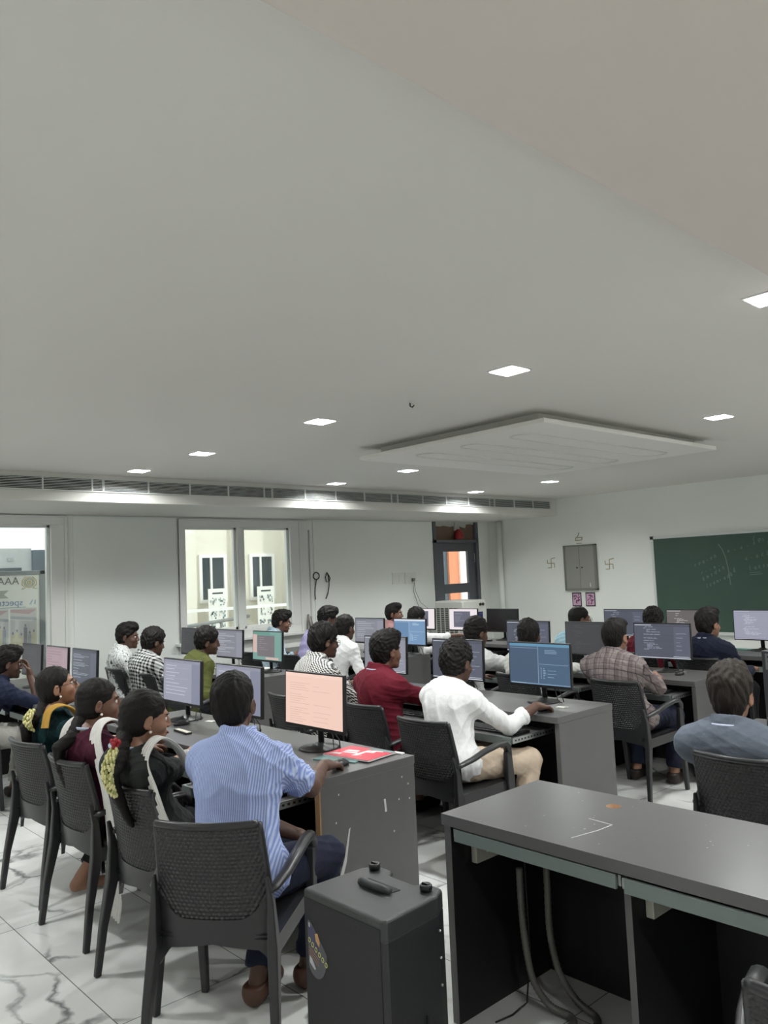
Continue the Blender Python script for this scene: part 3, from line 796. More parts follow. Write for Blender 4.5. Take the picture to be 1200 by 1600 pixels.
# table in the right foreground, open towards the camera
T0 = desk(-2.12, 0.95, 2.17, 'large empty dark grey bench desk in the right foreground with a cable hole',
          [(-2.065, -1.395, 0.0, 0.703), (-1.36, -0.62, 0.012, 0.703), (-0.58, 0.1, 0.0, 0.703)], [-1.378, -0.6, 0.15], grommets=[(-1.68, 2.64)])
m = MB()
for (pa, pb) in (((-1.67, 2.46), (-1.57, 2.45)), ((-1.57, 2.45), (-1.575, 2.37)), ((-1.575, 2.37), (-1.60, 2.25))):
    dx, dy = pb[0] - pa[0], pb[1] - pa[1]; l = math.hypot(dx, dy); nx, ny = -dy / l * 0.0016, dx / l * 0.0016
    m.prism([(pa[0] - nx, pa[1] - ny), (pb[0] - nx, pb[1] - ny), (pb[0] + nx, pb[1] + ny), (pa[0] + nx, pa[1] + ny)], 0.7500, 0.7504)
rng = random.Random(11)
for q in range(34):
    x, y = rng.uniform(-1.95, -0.4), rng.uniform(2.22, 2.72); s_ = rng.uniform(0.0012, 0.0034)
    m.prism([(x, y), (x + s_ * 2, y + s_ * 0.4), (x + s_, y + s_ * 1.6)], 0.7500, 0.7503)
o = m.build('scratches', SCR, T0); o.location = -T0.location
desk(-5.20, -2.87, RY['A'], 'dark grey bench desk in the near row with a scratched end panel',
     [(-3.62, -3.0, 0.27, 0.665), (-4.38, -3.72, 0.10, 0.665), (-5.12, -4.48, 0.10, 0.665)], [-3.66, -4.42], brown=True)
desk(-8.50, -6.20, RY['A'], 'dark grey bench desk of the nearest row at the far left beside the window',
     [(-6.92, -6.30, 0.05, 0.665), (-7.66, -7.04, 0.05, 0.665)], [-6.98, -7.73])
desk(-5.20, -2.87, RY['B'], 'dark grey bench desk of the second row, in front of the white-shirted student',
     [(-3.66, -3.0, 0.30, 0.665), (-4.40, -3.76, 0.2, 0.665), (-5.12, -4.48, 0.1, 0.665)], [-3.70, -4.44])
desk(-8.50, -6.20, RY['B'], 'dark grey bench desk of the second row on the window side',
     [(-6.92, -6.30, 0.05, 0.665)], [-6.98, -7.73])
desk(-1.95, 0.40, RY['B'], 'dark grey bench desk in front of the student in the grey denim shirt',
     [(-1.85, -1.2, 0.05, 0.665)], [-1.15, -0.4])
desk(-5.20, -2.87, RY['C'], 'dark grey bench desk of the third row, in front of the student in plaid',
     [(-3.62, -2.97, 0.20, 0.665), (-4.40, -3.76, 0.2, 0.665), (-5.12, -4.48, 0.1, 0.665)], [-3.66, -4.44])
desk(-8.50, -6.20, RY['C'], 'dark grey bench desk of the third row on the window side',
     [(-6.92, -6.30, 0.05, 0.665)], [-6.98, -7.73])
desk(-5.20, -2.0, RY['D'], 'dark grey bench desk of the front row below the chalkboard',
     [(-3.62, -2.97, 0.1, 0.665), (-4.40, -3.76, 0.1, 0.665), (-5.12, -4.48, 0.1, 0.665), (-2.8, -2.1, 0.12, 0.665)], [-3.66, -4.44, -2.85])
desk(-8.50, -5.95, RY['D'], 'dark grey bench desk of the front row before the air cooler',
     [(-6.85, -6.20, 0.1, 0.665), (-7.66, -7.04, 0.05, 0.665)], [-6.98, -7.73])

# ---- chair
def weave_height(u, v):
    fu, fv = (u + 1) * 11, v * 25
    r = int(math.floor(fv))
    fu2 = fu + (0.5 if r % 2 else 0)
    return max(0.0, math.sin(PI * (fu2 % 1))) ** 0.9 * max(0.0, math.sin(PI * (fv % 1))) ** 0.9

CH_Z0, CH_Z1 = 0.47, 0.82
def back_pt(u, v, off=0.0):
    """u across -1..1, v up 0..1 ; the back panel curves round the sitter and leans back"""
    w = 0.205 - 0.018 * v
    x = u * w
    z = CH_Z0 + (CH_Z1 - CH_Z0) * v
    y = -0.225 - 0.075 * v ** 1.4 + 0.035 * u * u - 0.01 * (1 - v)
    return Vector((x, y + off, z))
def make_chair(label):
    t = thing('plastic_chair', label, 'chair', (0, 0, 0), group='dark woven-look plastic armchairs')
    # woven back panel, tile relief both sides
    m = MB()
    def edge(u, v):          # rounded lower corners
        lo = max(0.0, (abs(u) - 0.45) / 0.55) ** 2.2 * 0.32
        return lo + (1 - lo) * v
    N, K = 132, 150
    m.grid(lambda a, b: back_pt(a * 2 - 1, edge(a * 2 - 1, b), -0.009 - 0.0058 * weave_height(a * 2 - 1, edge(a * 2 - 1, b))), N, K)
    f0 = len(m.v)
    m.grid(lambda a, b: back_pt(1 - a * 2, edge(1 - a * 2, b), 0.006), 26, 30)
    m.build('woven_backrest', CHAIRM, t)
    # frame around the back
    m = MB()
    path = [back_pt(-1.0, v) for v in [1 - q / 12 for q in range(13)]]
    bot = [back_pt(u, edge(u, 0)) for u in [-1 + q / 12 for q in range(0, 25)]]
    path = [back_pt(-1, 1 - q / 10 * 0.68) for q in range(10)] + bot[0:] + [back_pt(1, 0.32 + q / 10 * 0.68) for q in range(1, 11)]
    m.tube(path, 0.012, 8, flat=(1.0, 1.1))
    top = [back_pt(-1 + q / 12, 1.0) + Vector((0, -0.004 - 0.006 * math.sin(PI * q / 24), 0.0)) for q in range(25)]
    m.tube(top, 0.0135, 8)
    m.build('back_frame', CHAIRM, t)
    # apron below the back with an arched lower edge
    m = MB()
    def ap(a, b):
        u = a * 2 - 1
        z_top = CH_Z0 + 0.02 + (max(0.0, (abs(u) - 0.45) / 0.55) ** 2.2) * 0.11
        z_bot = 0.405 - 0.03 * abs(u) - 0.06 * max(0, abs(u) - 0.78) / 0.22
        z = z_bot + (z_top - z_bot) * b
        x = u * (0.213 - 0.004 * b)
        y = -0.235 + 0.035 * u * u - 0.01 * b
        return Vector((x, y, z))
    m.grid(lambda a, b: ap(a, b) + Vector((0, -0.008, 0)), 24, 5)
    m.grid(lambda a, b: ap(1 - a, b) + Vector((0, 0.010, 0)), 24, 5)
    m.grid(lambda a, b: ap(a, 0) + Vector((0, -0.008 + 0.018 * b, 0)), 24, 1)
    m.build('rear_apron', CHAIRM, t)
    # seat
    m = MB()
    def seat(a, b):
        x = (a * 2 - 1) * (0.205 + 0.02 * b); y = -0.23 + 0.46 * b
        z = 0.435 - 0.018 * math.sin(PI * a) * math.sin(PI * min(1, b * 1.1)) - (0.03 * max(0, (b - 0.88) / 0.12) ** 2)
        return Vector((x, y, z))
    m.grid(seat, 20, 20); m.grid(lambda a, b: seat(1 - a, b) - Vector((0, 0, 0.014)), 20, 20)
    m.box(-0.232, -0.20, -0.23, 0.20, 0.375, 0.437); m.box(0.20, 0.232, -0.23, 0.20, 0.375, 0.437); m.box(-0.21, 0.21, 0.205, 0.222, 0.39, 0.425)
    m.build('seat', CHAIRM, t)
    def leg(pts, ws):
        mb = MB(); vs = []; fs = []
        for (x, y, z), (a, b) in zip(pts, ws):
            vs += [(x - a, y - b, z), (x + a, y - b, z), (x + a, y + b, z), (x - a, y + b, z)]
        for i in range(len(pts) - 1):
            for k in range(4):
                p = i * 4 + k; q = i * 4 + (k + 1) % 4
                fs.append((p, q, q + 4, p + 4))
        fs += [(3, 2, 1, 0), tuple(range(len(vs) - 4, len(vs)))]
        mb.add(vs, fs); return mb
    for s_ in (-1, 1):
        leg([(s_ * 0.236, -0.30, 0), (s_ * 0.228, -0.275, 0.20), (s_ * 0.217, -0.235, 0.40), (s_ * 0.212, -0.235, 0.55), (s_ * 0.205, -0.255, 0.64)],
            [(0.013, 0.014), (0.016, 0.017), (0.018, 0.026), (0.011, 0.017), (0.006, 0.009)]).build('leg', CHAIRM, t, bevel=0.006)
        leg([(s_ * 0.232, 0.235, 0), (s_ * 0.232, 0.215, 0.22), (s_ * 0.234, 0.195, 0.42), (s_ * 0.245, 0.175, 0.60)],
            [(0.014, 0.015), (0.017, 0.020), (0.018, 0.032), (0.015, 0.024)]).build('leg', CHAIRM, t, bevel=0.006)
        m = MB()
        m.tube([(s_ * 0.245, 0.178, 0.585), (s_ * 0.249, 0.172, 0.625), (s_ * 0.25, 0.145, 0.652), (s_ * 0.25, 0.08, 0.655), (s_ * 0.246, -0.03, 0.638), (s_ * 0.236, -0.13, 0.610), (s_ * 0.218, -0.215, 0.590), (s_ * 0.204, -0.240, 0.587)],
               [0.020, 0.021, 0.021, 0.021, 0.020, 0.019, 0.017, 0.014], 10, flat=(1.2, 0.8))
        m.build('armrest', CHAIRM, t)
    return t

chair_specs = [   # x, y (seat centre), heading deg, label
    (-2.67, 1.62, 38, 'nearest woven plastic chair, large in the lower left, under the striped-shirt man'),
    (-3.235, 1.72, 4, 'woven plastic chair behind the woman in black, partly hidden by the nearest chair'),
    (-3.96, 1.74, 4, 'woven plastic chair with a long white scarf hanging beside it, under the woman in maroon'),
    (-4.62, 1.76, 6, 'leftmost woven plastic chair of the near row, under the woman in dark green'),
    (-6.72, 1.70, 0, 'dark plastic chair at the left edge under the student in navy'),
    (-3.22, 3.44, 2, 'woven plastic chair under the student in the white shirt and beige trousers'),
    (-3.92, 3.60, 0, 'woven plastic chair under the student in the maroon shirt'),
    (-4.70, 3.55, 0, 'woven plastic chair under the student in the small black-and-white check shirt'),
    (-7.72, 3.62, 0, 'dark plastic chair under the student in the white patterned shirt by the left wall'),
    (-7.02, 3.60, 0, 'dark plastic chair under the student in the bold black-and-white checked shirt'),
    (-6.38, 3.55, 0, 'dark plastic chair under the student in the olive green shirt'),
    (-1.52, 3.61, 0, 'woven plastic chair at the right edge under the student in the grey denim shirt'),
    (-3.12, 5.28, 0, 'dark plastic chair under the student in the brown plaid shirt'),
    (-3.95, 5.22, 0, 'dark plastic chair hidden behind the blue monitor, under the student with dark round hair'),
    (-4.62, 5.22, 0, 'dark plastic chair behind the lavender monitor, under the white-shirted student of the third row'),
    (-6.45, 5.22, 0, 'dark plastic chair under the white-shirted student right of the lavender shirt'),
    (-7.08, 5.28, 0, 'dark plastic chair under the student in the lavender shirt'),
    (-7.80, 5.25, 0, 'dark plastic chair under the student in pale blue print beside the double window'),
    (-7.42, 6.88, -10, 'dark plastic chair under the student in the dusty pink shirt'),
    (-6.85, 6.80, 0, 'dark plastic chair under the student stretching out a white-sleeved arm'),
    (-4.60, 6.82, 0, 'dark plastic chair under the student with glasses below the wall cabinet'),
    (-3.90, 6.92, 0, 'dark plastic chair under the student in maroon in the front row'),
    (-3.23, 6.75, 0, 'dark plastic chair under the student in navy before the chalkboard'),
    (-0.61, 1.89, 12, 'woven plastic chair cut off by the bottom right corner of the photo'),
]
proto = None
for x, y, h, lb in chair_specs:
    if proto is None:
        proto = make_chair(lb); proto.location = (x, y, 0); proto.rotation_euler = (0, 0, math.radians(h))
    else:
        dup(proto, (x, y, 0), math.radians(h), lb)

# ---- monitors
def screen_mats(name, bgc, panec, linec, barc, side, s=1.0):
    return [emat(name + ' bg', bgc, s), emat(name + ' pane', panec, s), emat(name + ' text', linec, s), emat(name + ' bar', barc, s), emat(name + ' side', side, s)]
SM = {
    'code': screen_mats('slate screen', (74, 78, 92), (62, 66, 80), (150, 156, 172), (196, 202, 212), (84, 88, 104)),
    'codelight': screen_mats('grey screen', (128, 130, 140), (116, 118, 130), (176, 180, 190), (196, 200, 208), (138, 140, 152)),
    'lav': screen_mats('lavender screen', (150, 152, 168), (140, 142, 160), (190, 192, 204), (176, 178, 196), (128, 132, 152)),
    'blue': screen_mats('blue screen', (62, 84, 108), (66, 92, 118), (140, 166, 188), (92, 140, 170), (110, 140, 168)),
    'sky': screen_mats('sky screen', (98, 132, 168), (112, 146, 182), (190, 212, 230), (214, 222, 232), (120, 150, 184)),
    'peach': screen_mats('peach screen', (240, 204, 188), (236, 198, 182), (206, 160, 148), (232, 190, 176), (244, 210, 196)),
    'pink': screen_mats('dim pink screen', (158, 134, 142), (150, 126, 134), (126, 102, 112), (146, 124, 132), (160, 138, 146)),
    'white': screen_mats('white wallpaper screen', (236, 226, 230), (96, 96, 112), (150, 152, 170), (104, 104, 120), (236, 226, 230)),
    'teal': screen_mats('green wallpaper screen', (116, 156, 148), (112, 106, 110), (146, 136, 140), (96, 142, 130), (206, 178, 170)),
    'brown': screen_mats('brown grey screen', (100, 94, 94), (92, 86, 88), (186, 184, 188), (206, 208, 214), (108, 102, 102)),
    'dark': screen_mats('dark screen', (58, 58, 62), (50, 50, 54), (74, 74, 78), (58, 58, 62), (52, 52, 56)),
}
OFF = mat('switched off screen', (16, 17, 20), 0.25)
def monitor(kind, label, loc, rz=0, seed=1, z=0.75, tilt=0.04, layout='code'):
    t = thing('computer_monitor', label, 'monitor', (loc[0], loc[1], z), rz, group='flat computer monitors on the desks')
    W, Hh, zb = 0.505, 0.295, 0.10
    def P(x, zz, y): return (x, y + tilt * (zz - zb), zz)
    m = MB()
    # slim shell, deeper in the middle of the back
    m.box(-W / 2, W / 2, -0.006, 0.016, zb, zb + Hh); m.box(-0.15, 0.15, 0.016, 0.042, zb + 0.03, zb + 0.22)
    m.v = [P(v[0], v[2], v[1]) for v in m.v]
    m.build('monitor_shell', BLACK, t, bevel=0.003)
    # lit display
    b = 0.008
    x0, x1, z0, z1 = -W / 2 + b, W / 2 - b, zb + 0.018, zb + Hh - b
    m = MB(); rng = random.Random(seed)
    lay = [0]
    def rect(c, a, bb, cc, dd):
        lay[0] += 1
        y = -0.0063 - 0.000012 * lay[0]
        m.cur = c
        vs = [P(p, q, y) for p, q in ((a, cc), (bb, cc), (bb, dd), (a, dd))]
        m.add(vs, [(0, 1, 2, 3)])
    w, h = x1 - x0, z1 - z0
    R = lambda c, a, bb, cc, dd: rect(c, x0 + a * w, x0 + bb * w, z0 + cc * h, z0 + dd * h)
    R(0, 0, 1, 0, 1)
    if layout == 'code':
        R(3, 0.01, 0.32, 0.955, 0.975); R(1, 0.0, 1.0, 0.93, 0.95)
        R(4, 0.72, 1.0, 0.04, 0.93)
        zz = 0.90
        while zz > 0.10:
            if rng.random() < 0.72:
                xx = 0.17 + rng.choice((0, 0.03, 0.06)); 
                for q in range(rng.randint(1, 3)):
                    l = rng.uniform(0.02, 0.11)
                    if xx + l < 0.66: R(2, xx, xx + l, zz, zz + 0.016)
                    xx += l + 0.015
            if rng.random() < 0.3: R(1, 0.10, 0.70, zz - 0.02, zz - 0.014)
            zz -= 0.038
        for q in range(5):
            zz = 0.7 - q * 0.12 + rng.uniform(-.02, .02); R(2, 0.76, 0.76 + rng.uniform(0.06, 0.2), zz, zz + 0.012)
        R(3, 0.70, 0.98, 0.02, 0.035)
        R(3, 0.0, 1.0, -0.03, -0.005)
    elif layout == 'split':
        R(3, 0, 1, 0.93, 1.0); R(1, 0.49, 1, 0.03, 0.92); R(2, 0.485, 0.492, 0.03, 0.93); R(2, 0.0, 0.48, 0.885, 0.893)
        for q in range(3): R(2, 0.60, 0.60 + rng.uniform(0.12, 0.24), 0.84 - q * 0.035, 0.852 - q * 0.035)
        R(2, 0.5, 0.98, 0.50, 0.508)
        for q in range(7):
            R(2, 0.53, 0.54, 0.15 + q * 0.04, 0.18 + q * 0.04); R(2, 0.57, 0.57 + rng.uniform(0.02, 0.05), 0.15 + q * 0.04, 0.165 + q * 0.04)
            if q % 2: R(2, 0.64, 0.64 + rng.uniform(0.06, 0.18), 0.15 + q * 0.04, 0.16 + q * 0.04)
        R(2, 0.02, 0.28, 0.005, 0.03); R(4, 0.28, 1.0, 0.0, 0.03)
    elif layout == 'doc':
        R(4, 0, 1, 0.93, 1.0)
        zz = 0.80
        for q in range(16):
            if q in (4, 9): zz -= 0.05
            l = rng.uniform(0.25, 0.75); R(2, 0.08, 0.08 + l * 0.55, zz, zz + 0.006)
            if rng.random() < 0.4: R(2, 0.5, 0.5 + rng.uniform(0.1, 0.35), zz, zz + 0.005)
            zz -= 0.043
    elif layout == 'window':
        R(1, 0.16, 0.76, 0.12, 0.88); R(3, 0.16, 0.76, 0.86, 0.89)
        for q in range(7):
            R(2, 0.20, 0.20 + rng.uniform(0.08, 0.35), 0.78 - q * 0.07, 0.795 - q * 0.07)
        if kind == 'teal':
            R(4, 0.0, 0.14, 0.25, 0.9); R(3, 0.0, 0.6, 0.9, 0.99); R(4, 0.45, 0.9, 0.02, 0.1)
    elif layout == 'page':
        R(4, 0.78, 1.0, 0.0, 0.93); R(1, 0.0, 1.0, 0.93, 1.0)
        for q in range(9):
            zz = 0.85 - q * 0.085
            R(2, 0.06, 0.06 + rng.uniform(0.2, 0.65), zz, zz + 0.018)
            if q % 3 == 0: R(3, 0.03, 0.7, zz - 0.04, zz - 0.034)
    if kind == 'off':
        m.build('screen', [OFF] * 5, t)
    else:
        m.build('screen', SM[kind], t)
    m = MB(); m.tube([(0, 0.045, 0.008), (0, 0.040, 0.22)], 0.019, 14, flat=(1, 0.75)); m.build('stand_neck', BLACK, t)
    m = MB(); m.lathe([(0.0, 0.0), (0.105, 0.0), (0.11, 0.004), (0.10, 0.010), (0.04, 0.018), (0.02, 0.03)], (0, 0.03, 0), 28); m.build('stand_base', BLACK, t)
    m = MB()
    m.tube([(0.07, 0.03, 0.13), (0.08, 0.06, 0.07), (0.11, 0.04, 0.01), (0.15, 0.03, 0.006)], 0.003, 6)
    m.tube([(0.10, 0.03, 0.12), (0.12, 0.07, 0.05), (0.14, 0.06, 0.006)], 0.003, 6)
    m.build('cables', WIRE, t)
    return t

YA, YB2, YC, YD = 2.55, 4.35, 6.10, 7.86
MON = [
    ('dark', 'leftmost monitor with a nearly black screen, behind the navy student, in front of the window', (-7.68, YA), 'page', 1),
    ('pink', 'monitor with a dim pink screen at the left before the window frame', (-7.05, YA), 'page', 2),
    ('code', 'slate-blue monitor at the left, right of the dim pink one', (-6.45, YA), 'page', 3),
    ('lav', 'pale lavender monitor in the near row, in front of the woman in black', (-4.82, YA), 'page', 4),
    ('lav', 'grey-lavender monitor behind the striped-shirt man head, left of the peach screen', (-4.13, YA), 'page', 5),
    ('peach', 'large monitor with a peach pink screen in the near row', (-3.39, YA), 'doc', 6),
    ('dark', 'leftmost monitor of the second row below the double window, dark window on its screen', (-7.95, YB2), 'window', 7),
    ('codelight', 'grey monitor of the second row below the double window middle post', (-7.18, YB2), 'page', 8),
    ('teal', 'monitor with green and pink wallpaper below the double window', (-6.49, YB2), 'window', 9),
    ('codelight', 'grey monitor directly behind the maroon-shirted student head', (-4.80, YB2), 'code', 10),
    ('code', 'slate monitor directly behind the nearest white-shirted student head', (-4.01, YB2), 'code', 11),
    ('blue', 'large monitor with a steel-blue split screen in the second row', (-3.27, YB2), 'split', 12),
    ('codelight', 'grey-lavender monitor left of the student in the dusty pink shirt', (-6.98, YC), 'page', 13),
    ('sky', 'monitor with a bright sky-blue split screen in front of the dusty pink shirt', (-6.31, YC), 'split', 14),
    ('code', 'slate monitor of the third row behind the dark round-haired student', (-4.70, YC), 'code', 15),
    ('dark', 'dark slate monitor below the pictures, left of the plaid-shirted student', (-4.02, YC), 'code', 16),
    ('code', 'slate monitor right of the plaid-shirted student head with a white lower edge', (-3.33, YC), 'code', 17),
    ('white', 'half-hidden monitor with white wallpaper just left of the air cooler', (-7.87, YD), 'window', 18),
    ('white', 'monitor with white wallpaper in front of the air cooler', (-7.10, YD), 'window', 19),
    ('off', 'switched-off black monitor right of the air cooler', (-6.44, YD), 'none', 20),
    ('code', 'slate-blue monitor of the front row left of the chalkboard', (-4.72, YD), 'code', 21),
    ('brown', 'brownish grey monitor in front of the chalkboard left part', (-3.97, YD), 'code', 22),
    ('lav', 'bright slate-lavender monitor at the right edge in front of the chalkboard', (-3.26, YD), 'code', 23),
]
for kind, lb, (x, y), lay, sd in MON:
    monitor(kind, lb, (x, y), 0, sd, layout=lay)

# ---- keyboards, mice and small things
def keyboard(x, y, z, label, rz=0):
    t = thing('keyboard', label, 'keyboard', (x, y, z), rz, group='black keyboards on the pull-out trays')
    m = MB(); m.box(-0.22, 0.22, -0.07, 0.07, 0.0, 0.014); m.build('keyboard_body', BLACK, t, bevel=0.004)
    m = MB()
    for r in range(5):
        for q in range(19):
            m.box(-0.212 + q * 0.0225, -0.212 + q * 0.0225 + 0.018, -0.058 + r * 0.024, -0.058 + r * 0.024 + 0.019, 0.014, 0.020)
    m.build('keys', mat('key grey', (44, 44, 47), 0.5), t)
    return t
ZT = 0.652
keyboard(-3.30, 2.08, ZT, 'black keyboard on the tray beside the striped-shirt man')
keyboard(-4.12, 2.18, ZT, 'black keyboard in front of the woman in black')
keyboard(-3.26, 3.85, ZT, 'black keyboard on the tray under the white-sleeved arm', 0)
keyboard(-4.06, 3.95, ZT, 'black keyboard in front of the maroon-shirted student')
keyboard(-3.28, 5.68, ZT, 'black keyboard on the tray in front of the plaid-shirted student')
keyboard(-4.80, 5.78, ZT, 'black keyboard in the third row in front of the white-shirted student')
def mouse(x, y, label, rz=0.0, z=0.75):
    t = thing('computer_mouse', label, 'mouse', (x, y, z), rz, group='black computer mice')
    m = MB(); m.blob((0, 0, 0.008), (0.031, 0.055, 0.022), 16, 8)
    m.v = [(v[0], v[1], max(0.0, v[2])) for v in m.v]
    m.build('mouse_body', BLACK, t)
    m = MB(); m.tube([(0, 0.02, 0.028), (0, 0.035, 0.026)], 0.004, 8); m.build('scroll_wheel', mat('wheel grey', (70, 70, 72), 0.6), t)
mouse(-3.0, 2.40, 'black mouse under the hand of the striped-shirt man')
mouse(-4.66, 2.46, 'black mouse under the raised fingers of the woman in maroon')
mouse(-3.08, 4.12, 'black mouse under the hand of the nearest white-shirted student')
mouse(-3.13, 5.98, 'black mouse on the third row desk right of the plaid-shirted student')
# magazine with a red cover over a teal one
t = thing('magazine', 'red and white covered magazine on the near desk beside the peach monitor', 'magazine', (-3.09, 2.60, 0.7555), math.radians(8))
m = MB(); m.box(-0.15, 0.15, -0.105, 0.105, 0, 0.007); m.build('pages', PAPER, t)
m = MB(); m.box(-0.151, 0.151, -0.106, 0.106, 0.007, 0.0078)
m.cur = 1
for (a, b2, c_, dd) in ((-0.10, -0.02, 0.0, 0.03), (-0.09, 0.0, -0.03, -0.01), (0.02, 0.07, 0.02, 0.05), (0.0, 0.03, -0.06, 0.06), (0.03, 0.10, 0.055, 0.07), (-0.13, -0.07, -0.08, -0.05), (0.04, 0.05, -0.05, -0.04)):
    m.prism([(a, c_), (b2, c_ + 0.01), (b2 - 0.008, dd + 0.01), (a + 0.006, dd)], 0.0078, 0.0083)
m.cur = 2; m.prism([(-0.02, 0.080), (0.151, 0.075), (0.151, 0.106), (0.0, 0.106)], 0.0078, 0.0084)
m.build('cover', [mat('cover red', (206, 44, 66), 0.35), mat('cover white', (230, 220, 220), 0.4), mat('cover teal', (104, 138, 136), 0.4)], t)
one('booklet', (lambda b: (b.box(-0.12, 0.12, -0.09, 0.09, 0, 0.0055), b)[1])(MB()), mat('cover teal', (104, 138, 136), 0.4), 'teal booklet lying under the red magazine', 'booklet', (-3.12, 2.52, 0.75), math.radians(20))
m = MB(); m.box(-0.028, 0.028, -0.018, 0.018, 0, 0.006); m.tube([(0.028, 0, 0.004), (0.05, 0.006, 0.004)], 0.003, 6)
one('cable_adapter', m, mat('cream plastic', (214, 214, 204), 0.4), 'small cream cable adapter on the near desk by the pale lavender monitor', 'adapter', (-4.60, 2.63, 0.75), 0.3, 0.002)
one('cable_adapter', m, mat('cream plastic', (214, 214, 204), 0.4), 'small cream cable adapter on the second row desk beside the mouse hand', 'adapter', (-3.05, 4.26, 0.75), 0.2, 0.002)
one('cable_adapter', m, mat('cream plastic', (214, 214, 204), 0.4), 'small cream cable adapter on the third row desk right of the slate monitor', 'adapter', (-3.20, 6.13, 0.75), 0.1, 0.002)
m = MB(); m.box(-0.032, 0.032, -0.014, 0.014, 0, 0.007)
one('paper_scrap', m, PAPER, 'small white scrap on the near desk end behind the magazine', 'paper', (-2.96, 2.745, 0.75), 0.1, 0.002)
m = MB(); m.box(-0.09, 0.09, -0.018, 0.018, 0, 0.012); m.cur = 1; m.box(-0.088, 0.088, -0.014, 0.016, 0.012, 0.014)
one('pencil_case', m, [mat('case black', (30, 30, 30), 0.5), mat('case beige', (190, 184, 168), 0.6)], 'flat black and beige case on the near desk before the pale lavender monitor', 'case', (-4.42, 2.34, 0.75), math.radians(-4), 0.002)
for x, y, rz, lb in ((-6.84, 4.46, 0.2, 'loose white papers beside the green wallpaper monitor'), (-7.44, 4.17, -0.1, 'white notebook in front of the grey second row monitor'), (-6.78, 8.0 - 0.25, 0.0, 'white paper in the front row below the black switched-off monitor'), (-3.55, 5.95, 0.3, 'white paper beside the plaid-shirted student hand')):
    m = MB(); m.box(-0.13, 0.13, -0.09, 0.09, 0, 0.004); m.box(-0.10, 0.15, -0.07, 0.10, 0.004, 0.007, (0.2, 'Z'))
    one('papers', m, PAPER, lb, 'paper', (x, y, 0.75), rz)
m = MB(); m.box(-0.04, 0.04, -0.022, 0.022, 0, 0.02)
one('phone_holder', m, BLACK, 'black phone lying on the front row desk before the switched-off monitor', 'phone', (-6.52, 7.68, 0.75), 0.1, 0.004)
t = thing('folder_stack', 'open folder with cream and pink sheets on the right desk before the denim-shirted student', 'folder', (-1.84, 4.15, 0.75), math.radians(-12))
m = MB(); m.box(-0.16, 0.16, -0.11, 0.11, 0, 0.006); m.build('pink_sheet', mat('pale pink sheet', (212, 186, 196), 0.7), t)
m = MB(); m.box(-0.15, 0.17, -0.03, 0.14, 0.006, 0.012); m.build('cream_sheet', mat('cream sheet', (222, 204, 164), 0.7), t)
m = MB(); m.box(-0.10, 0.02, 0.12, 0.20, 0.0, 0.004); m.build('white_sheet', PAPER, t)
m = MB(); m.prism([(-0.12, -0.05), (0.10, -0.08), (0.14, 0.06), (-0.08, 0.08)], 0, 0.006)
one('booklet', m, mat('cover teal', (104, 138, 136), 0.4), 'teal booklet on the front row desk right of the navy student', 'booklet', (-3.50, 7.90, 0.75))
# PC tower on the right desk
t = thing('computer_tower', 'black computer tower with perforated top vent standing on the right desk', 'computer', (-1.80, 4.42, 0.75))
m = MB(); m.box(-0.10, 0.12, -0.06, 0.10, 0, 0.40); m.build('case', mat('tower grey black', (38, 40, 44), 0.4), t, bevel=0.004)
m = MB(); m.box(-0.08, 0.10, -0.063, -0.06, 0.30, 0.385); m.build('vent_plate', mat('vent steel', (104, 104, 106), 0.4, metal=0.5), t)
m = MB()
for q in range(3):
    for r in range(5): m.blob((-0.06 + r * 0.026, -0.064, 0.32 + q * 0.024), (0.009, 0.003, 0.009), 8, 4)
m.build('vent_holes', BLACKM, t)
m = MB(); m.box(-0.09, 0.11, -0.063, -0.06, 0.02, 0.05); m.build('lower_plate', MATS['vent steel'], t)
t.location = (-1.72, 4.44, 0.75)

# ---- under the foreground table
for (x, y, z, s_, lb) in ((-2.083, 2.36, 0.60, 1, 'cream socket box with a black plug under the left end of the foreground table'), (-1.364, 2.36, 0.60, 1, 'cream socket box on the divider under the foreground table')):
    t = thing('socket_box', lb, 'socket', (x, y, z), group='socket boxes under the foreground table')
    m = MB(); m.box(0, 0.028, -0.075, 0.075, -0.05, 0.05); m.build('box', mat('cream socket', (178, 178, 166), 0.5), t, bevel=0.003)
    m = MB(); m.box(0.028, 0.034, -0.02, 0.0, -0.02, 0.01); m.build('switch', mat('switch cream', (206, 206, 196), 0.4), t)
    if x < -2:
        m = MB(); m.box(0.028, 0.08, 0.03, 0.07, -0.02, 0.03); m.tube([(0.06, 0.05, -0.01), (0.06, 0.06, -0.05), (0.07, 0.10, -0.07)], 0.004, 6); m.build('plug', BLACK, t, bevel=0.004)
m = MB()
def ribbed(pts, r):
    P = [Vector(p) for p in pts]; out = []
    # catmull-rom
    for i in range(len(P) - 1):
        p0 = P[max(i - 1, 0)]; p1 = P[i]; p2 = P[i + 1]; p3 = P[min(i + 2, len(P) - 1)]
        for q in range(14):
            t_ = q / 14
            out.append(0.5 * ((2 * p1) + (-p0 + p2) * t_ + (2 * p0 - 5 * p1 + 4 * p2 - p3) * t_ ** 2 + (-p0 + 3 * p1 - 3 * p2 + p3) * t_ ** 3))
    out.append(P[-1])
    return out, [r * (1.0 if i % 2 else 0.86) for i in range(len(out))]
PIPE = mat('grey conduit', (96, 94, 90), 0.42)
a_, b_ = ribbed([(-1.965, 2.42, 0.52), (-1.965, 2.42, 0.38), (-1.955, 2.42, 0.24), (-1.93, 2.425, 0.12), (-1.88, 2.45, 0.04), (-1.81, 2.47, 0.022), (-1.77, 2.43, 0.02), (-1.79, 2.37, 0.02), (-1.85, 2.33, 0.02)], 0.014)
